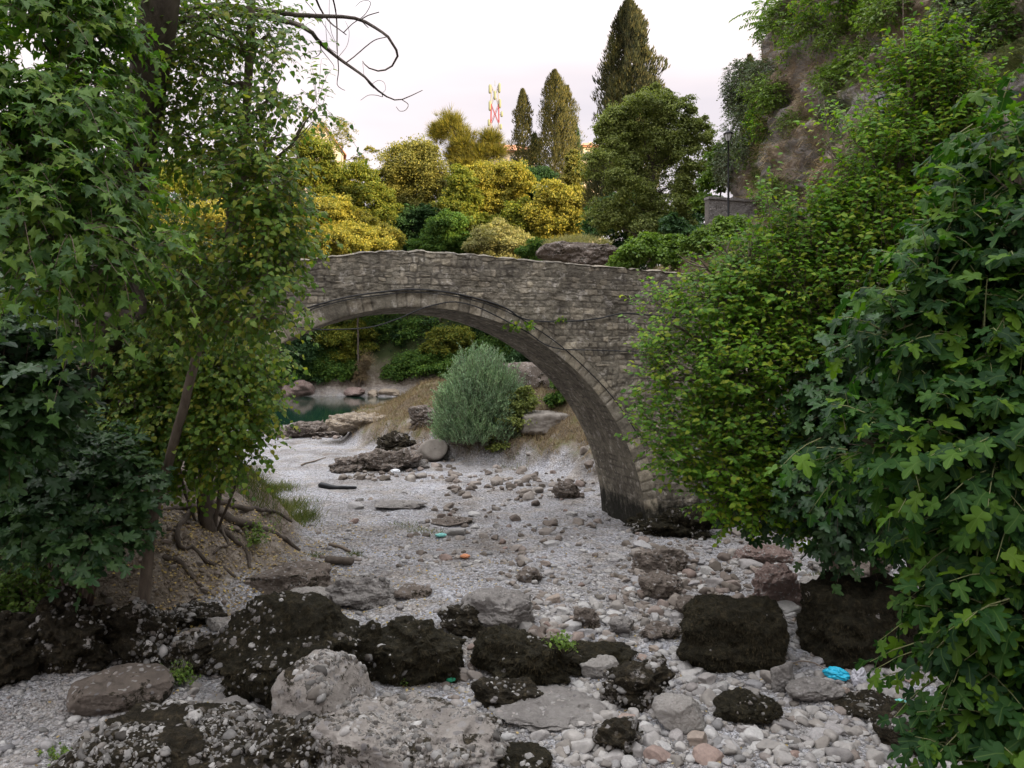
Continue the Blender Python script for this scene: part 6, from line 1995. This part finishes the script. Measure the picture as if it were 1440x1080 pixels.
def shoots(mb):
    for (a, b, c_) in [(1290, 30, 12), (1270, 0, 12), (1215, 120, 12), (1158, 140, 12), (1330, 90, 12), (1245, 170, 12), (1180, 230, 12), (1120, 280, 12), (1072, 260, 12)]:
        tubes(mb, curve([P(a * .6 + 1230 * .4 + 10, 560, 12.5), P(a * .85 + 1240 * .15 + 12, (b + 560) / 2, 12.1), P(a, b, c_)], 16, .05, int(a)), np.linspace(.028, .006, 16), 5)
near_tree('mulberry_tree', 'tall yellow green sapling cluster with upright shoots in front of the cliff', (x5, y5, zg(x5, y5)),
    [(x5, y5, zg(x5, y5) - .2), P(1235, 600, 12.5), P(1240, 450, 12.3), P(1255, 300, 12)], .09, .04,
    mul2, LEAF_SMALL, 'mulberry_leaf', 5600, .45, 9, .098, 302, trunk='stem', crown='foliage', bark='bark_pale', shell=.4, droop=-.1, up=.9, limb=.45, lo=.1, ldroop=.1, twig_r=.005, cut=-.2, extra=shoots)
dm = [pb(1190, 725, 12, 60, 30), pb(1240, 700, 11.8, 50, 40), pb(1200, 560, 11.6, 60, 60), pb(1250, 640, 11.4, 60, 60), pb(1190, 660, 11.8, 60, 50), pb(1260, 690, 11.4, 60, 40), pb(1180, 690, 12, 60, 30, None, .7), pb(1230, 480, 11, 50, 40, None, .8), pb(1100, 650, 13.2, 80, 60, None, .8), pb(1060, 690, 13.4, 50, 22, None, .5)]
x6, y6 = (1290 - 720) / F * 12.6, 12.6
near_tree('fig_bush', 'shaded dark green fig bush between the thicket and the big fig tree', (x6, y6, zg(x6, y6)),
    [(x6, y6, zg(x6, y6) - .2), P(1265, 700, 12), P(1180, 620, 11.8), P(1165, 560, 11.6)], .07, .03,
    dm, LEAF_FIG, 'dark_leaf', 1500, .5, 6, .17, 303, cat='bush', trunk='stem', crown='foliage', bark='bark', shell=.3, limb=.5, lo=.1)

figs = [pb(1600, 300, 5.6, 90, 100), pb(1620, 520, 5.4, 100, 110), pb(1600, 740, 5.2, 100, 100), pb(1590, 940, 5.0, 100, 90), pb(1700, 620, 5.8, 80, 160), pb(1414, 170, 5.4, 40, 50, None, .5), pb(1444, 260, 5.2, 80, 70), pb(1354, 330, 5.2, 55, 50, None, .8), pb(1434, 380, 5, 90, 70), pb(1324, 420, 5, 60, 55, None, .8), pb(1394, 490, 4.9, 80, 60), pb(1284, 480, 5.1, 44, 44, None, .6), pb(1264, 620, 5.0, 80, 34, None, .9), pb(1199, 612, 5.0, 44, 20, None, .5),
        pb(1354, 620, 4.8, 90, 70), pb(1319, 700, 4.9, 60, 44, None, .8), pb(1434, 640, 4.6, 90, 90), pb(1409, 740, 4.7, 80, 60), pb(1349, 810, 4.8, 50, 44, None, .8), pb(1459, 830, 4.5, 90, 80), pb(1389, 890, 4.6, 66, 60), pb(1349, 940, 4.7, 44, 36, None, .5), pb(1449, 980, 4.4, 80, 80), pb(1409, 1070, 4.4, 60, 50), pb(1519, 1040, 4.4, 80, 90), pb(1494, 500, 4.8, 80, 100)]
x7, y7 = 3.9, 5.6
near_tree('fig_tree', 'big fig tree with large lobed leaves overhanging the right edge in the foreground', (x7, y7, zg(x7, y7)),
    [(x7, y7, zg(x7, y7) - .3), (3.7, 5.4, 1.8), (3.5, 5.2, 3.2), (3.4, 5.2, 4.6), P(1430, 300, 5.2)], .14, .05,
    figs, LEAF_FIG, 'fig_leaf', 2600, .34, 7, .112, 304, bark='bark_pale', twig='green_twig', shell=.25, droop=.3, up=.3, ldroop=.6, limb=.3, lo=.1, twig_r=.006, face=(-.2, -.35, .5))

# ------------------------------------------------------------------ grass, litter and small plants
def scatter_blades(n, fn, lo, hi, mat, name, label, seed, width=.014, lean=.5, loc=(0, 20, 0)):
    r = np.random.default_rng(seed)
    x, y = fn(n, r)
    n = len(x)
    z = Hs(x, y)
    L = r.uniform(lo, hi, n)
    dr = UP + rdir(n, r) * lean
    mb = MB(); R = frames(dr, rdir(n, r))
    instance(mb, BLADE[0], BLADE[1], np.stack([x, y, z - .01], 1), R, np.stack([L * 0 + width, L, L], 1))
    return tag(mb.build(name, M[mat], loc=loc), label, kind='stuff')
def mound(dry):
    def f(n, r):
        y = 24.5 + 34 * r.random(n * 3) ** 1.2
        x = r.uniform(-13, 14, n * 3)
        h = Hraw(x, y); p = np.stack([x, y, 0 * x], -1)
        q = fbm(p, .6, 4, 91)
        xr = np.interp(y, _ry, _rx)
        k = (h > .25 + .6 * q) & (x > xr - .5) & ((q > -.05) if dry else (fbm(p, .5, 3, 12) > .12))
        return x[k][:n], y[k][:n]
    return f
scatter_blades(38000, mound(True), .12, .45, 'drygrass', 'dry_grass', 'dry straw coloured grass on the mound behind the arch', 1, .02, .7, (0, 35, 0))
scatter_blades(12000, mound(False), .08, .25, 'greengrass', 'green_grass', 'patchy green grass at the foot of the mound', 2, .018, .6, (0, 35, 0))
def patch(cs):
    def f(n, r):
        k = r.integers(len(cs), size=n)
        c = np.array(cs)[k]
        return c[:, 0] + r.normal(size=n) * c[:, 2], c[:, 1] + r.normal(size=n) * c[:, 2] * 1.2
    return f
def gp(px, py, s):
    x, d, z = ground_hit(px, py); return (x, d, s)
scatter_blades(3400, patch([gp(350, 690, .4), gp(385, 700, .4), gp(410, 715, .35), gp(425, 730, .25), gp(368, 680, .4), gp(390, 690, .3)]), .12, .5, 'greengrass', 'green_grass', 'tufts of grass growing on the left bank edge', 3, .012, .7)
scatter_blades(900, patch([gp(590, 745, .2), gp(570, 740, .2), gp(612, 750, .2), gp(446, 782, .1), gp(500, 780, .08), gp(470, 622, .6)]), .04, .12, 'greengrass', 'green_grass', 'sparse weeds sprouting from the gravel', 4, .012, .8)
scatter_blades(800, patch([gp(1160, 818, .15), gp(1180, 815, .15)]), .06, .2, 'greengrass', 'green_grass', 'grass on top of the right bank rocks', 5, .01, .6)

# small leafy plants
def small_plant(label, p, n, size, seed, h=.3, mat='ivy', spread=.16):
    r = np.random.default_rng(seed)
    root = empty('small_plant', p, label, 'plant')
    mb, mt = MB(), MB()
    p = np.array(p, float)
    for k in range(n):
        o = norm(np.array([r.normal() * .6, r.normal() * .6, 1]))
        L = h * r.uniform(.5, 1.1)
        tt = np.linspace(0, 1, 6)
        path = p + np.array([r.normal(), r.normal(), 0]) * spread * .5 + o * L * tt[:, None]
        tubes(mt, path, np.linspace(.004, .002, 6), 3)
        m_ = 8
        lp = np.repeat(path[1:], 2, 0)[:m_]
        leaves(mb, lp, rdir(m_, r) + o * .3, UP + rdir(m_, r) * .5, size * r.uniform(.7, 1.3, m_), LEAF_ROUND, r)
    mb.build('leaves', M[mat], root); mt.build('stem', M['green_twig'], root)
def sp(px, py, dz=0.0):
    x, d, z = ground_hit(px, py); return (x, d, z + dz)
small_plant('small green plant growing on the right end of the round mossy boulder', sp(788, 962, .50), 34, .045, 1, .26)
small_plant('small herb growing between the low brown rock and the largest black boulder', sp(255, 965, .05), 40, .035, 2, .32)
small_plant('young green sprout on the left bank among the roots', sp(356, 768, 0), 40, .05, 3, .7, 'ivy', .3)
small_plant('tiny green plant at the foot of the squat black mossy boulder', sp(570, 962, 0), 14, .04, 4, .14)
small_plant('green tuft sprouting from the bridge wall below the bend of the cable', tuple(BP(3.25, 5.2, -.05)), 22, .07, 5, .32, 'mulberry_leaf', .5)
small_plant('second green tuft on the bridge wall right of the bend of the cable', tuple(BP(2.0, 5.42, -.05)), 9, .05, 6, .18, 'mulberry_leaf', .15)
small_plant('small weed at the lower left corner of the gravel', sp(85, 1065, 0), 20, .03, 7, .14, 'ivy', .2)

# fallen leaves
def litter(n, cs, name_label, seed, size=.05):
    r = np.random.default_rng(seed)
    x, y = patch(cs)(n, r)
    z = Hs(x, y) + .02
    mb = MB()
    leaves(mb, np.stack([x, y, z], 1), rdir(n, r) * [1, 1, .25], UP + rdir(n, r) * .45, size * r.uniform(.6, 1.3, n), LEAF_ROUND, r)
    return tag(mb.build('fallen_leaves', M['litter'], loc=(0, 15, 0)), name_label, kind='stuff')
litter(3600, [gp(300, 790, .9), gp(350, 815, .8), gp(260, 770, .6), gp(380, 770, .7), gp(420, 800, .6), gp(330, 750, .7), gp(240, 830, .5), gp(450, 760, .8), gp(300, 850, .5), gp(200, 740, .6)], 'fallen yellow leaves on the left bank', 1)
litter(1500, [gp(560, 800, 1.2), gp(520, 760, 1.3), gp(600, 850, .8), gp(500, 850, .8), gp(700, 800, 1.5), gp(300, 1000, 1.0), gp(600, 1000, .9), gp(900, 960, 1.2)], 'fallen yellow leaves scattered on the gravel', 2, .04)

# ------------------------------------------------------------------ rubbish on the bed
M['blue_plastic'] = flat_mat('blue_plastic', (.02, .42, .62), .35)
M['grey_plastic'] = flat_mat('grey_plastic', (.42, .42, .46), .3)
M['white_plastic'] = flat_mat('white_plastic', (.75, .77, .8), .4)
M['green_plastic'] = flat_mat('green_plastic', (.02, .3, .16), .4)
M['teal_plastic'] = flat_mat('teal_plastic', (.18, .5, .46), .4)
M['red_paint'] = flat_mat('red_paint', (.55, .04, .03), .4)
M['orange'] = flat_mat('orange', (.55, .24, .12), .7)
def crumple(label, px, py, size, mat, seed, name='plastic_bag', cat='rubbish', dz=.06, yaw=0.0):
    V, Fc = ico(5)
    p = V * np.asarray(size)
    f = np.abs(fbm(V * 1.0 + seed, 1.7, 4, seed))
    p = p * (1 - .75 * f)[:, None] + V * np.asarray(size) * .12 * fbm(V + seed, 5, 3, seed)[:, None]
    p = rotz(p, yaw)
    x, d, z = ground_hit(px, py)
    c = np.array([x, d, z + dz])
    mb = MB(); mb.add(p + c, Fc)
    return tag(mb.build(name, M[mat], loc=c), label, cat)
crumple('crumpled bright blue plastic bag between the mossy block and the cobbles', 1176, 958, (.19, .10, .10), 'blue_plastic', 3, yaw=-.6, dz=.1)
crumple('crumpled grey translucent plastic sheet right of the blue bag', 1208, 966, (.13, .10, .17), 'grey_plastic', 5, yaw=.5, name='plastic_sheet', dz=.12)
crumple('small teal scrap of plastic near the right leaves', 1266, 994, (.09, .06, .04), 'teal_plastic', 6, name='plastic_scrap')
crumple('white plastic bag lying on the far gravel', 556, 668, (.2, .14, .08), 'white_plastic', 8, dz=.15)
crumple('pale blue plastic scrap on the gravel in the middle distance', 620, 756, (.16, .1, .05), 'teal_plastic', 9, name='plastic_scrap')
crumple('white plastic scrap in the shade at the right bushes', 1134, 770, (.2, .12, .07), 'white_plastic', 10, name='plastic_scrap')
crumple('white torn wrapper at the right end of the squat black boulder', 646, 938, (.09, .05, .07), 'white_plastic', 12, name='wrapper')
crumple('green crushed bottle piece below the white torn wrapper', 634, 962, (.07, .04, .04), 'green_plastic', 13, name='bottle_fragment')
crumple('orange brown broken tile on the gravel', 654, 786, (.12, .09, .05), 'orange', 14, name='tile_fragment')
# crushed drink can
x, d, z = ground_hit(600, 837)
root = empty('drink_can', (x, d, z), 'small red and white drink can on the gravel left of the grey boulder', 'can')
ax = norm(np.array([.8, .5, .1]))
mb = MB(); tubes(mb, np.array([x, d, z + .04]) + ax * np.linspace(-.05, .03, 6)[:, None], np.array([.02, .033, .033, .03, .033, .033]), 14); mb.build('can_body', M['red_paint'], root)
mb = MB(); tubes(mb, np.array([x, d, z + .04]) + ax * np.linspace(.03, .07, 4)[:, None], np.array([.033, .033, .03, .012]), 14); mb.build('can_end', M['white_plastic'], root)
# white rag hanging in front of the bridge wall
crumple('small dark bottle lying under the weed at the left edge', 46, 775, (.14, .05, .05), 'lamp_metal', 15, name='bottle', yaw=.4, dz=.12)
crumple('small scrap of red plastic under the fig bush at the left edge', 30, 781, (.05, .04, .04), 'red_paint', 16, name='plastic_scrap', dz=.1)

# low growth covering the right bank
r = np.random.default_rng(88)
n = 2600
x = r.uniform(6.8, 17, n); y = r.uniform(3, 27, n)
k = (x > np.interp(y, _ry, _rx) + 1.2) & (fbm(np.stack([x, y, 0 * x], -1), .6, 3, 14) > -.12)
x, y = x[k], y[k]
mb = MB()
per = 9
h = r.uniform(.1, .9, len(x))
pos = np.repeat(np.stack([x, y, Hs(x, y) + .05], 1), per, 0) + rdir(len(x) * per, r) * .28 + UP * (np.repeat(h, per) * r.random(len(x) * per))[:, None]
leaves(mb, pos, rdir(len(pos), r) + UP * .2, UP + rdir(len(pos), r) * .6, r.uniform(.08, .17, len(pos)), LEAF_ROUND, r)
tag(mb.build('undergrowth', M['dark_leaf'], loc=(10, 15, 3)), 'dark leafy undergrowth covering the right bank', kind='stuff')
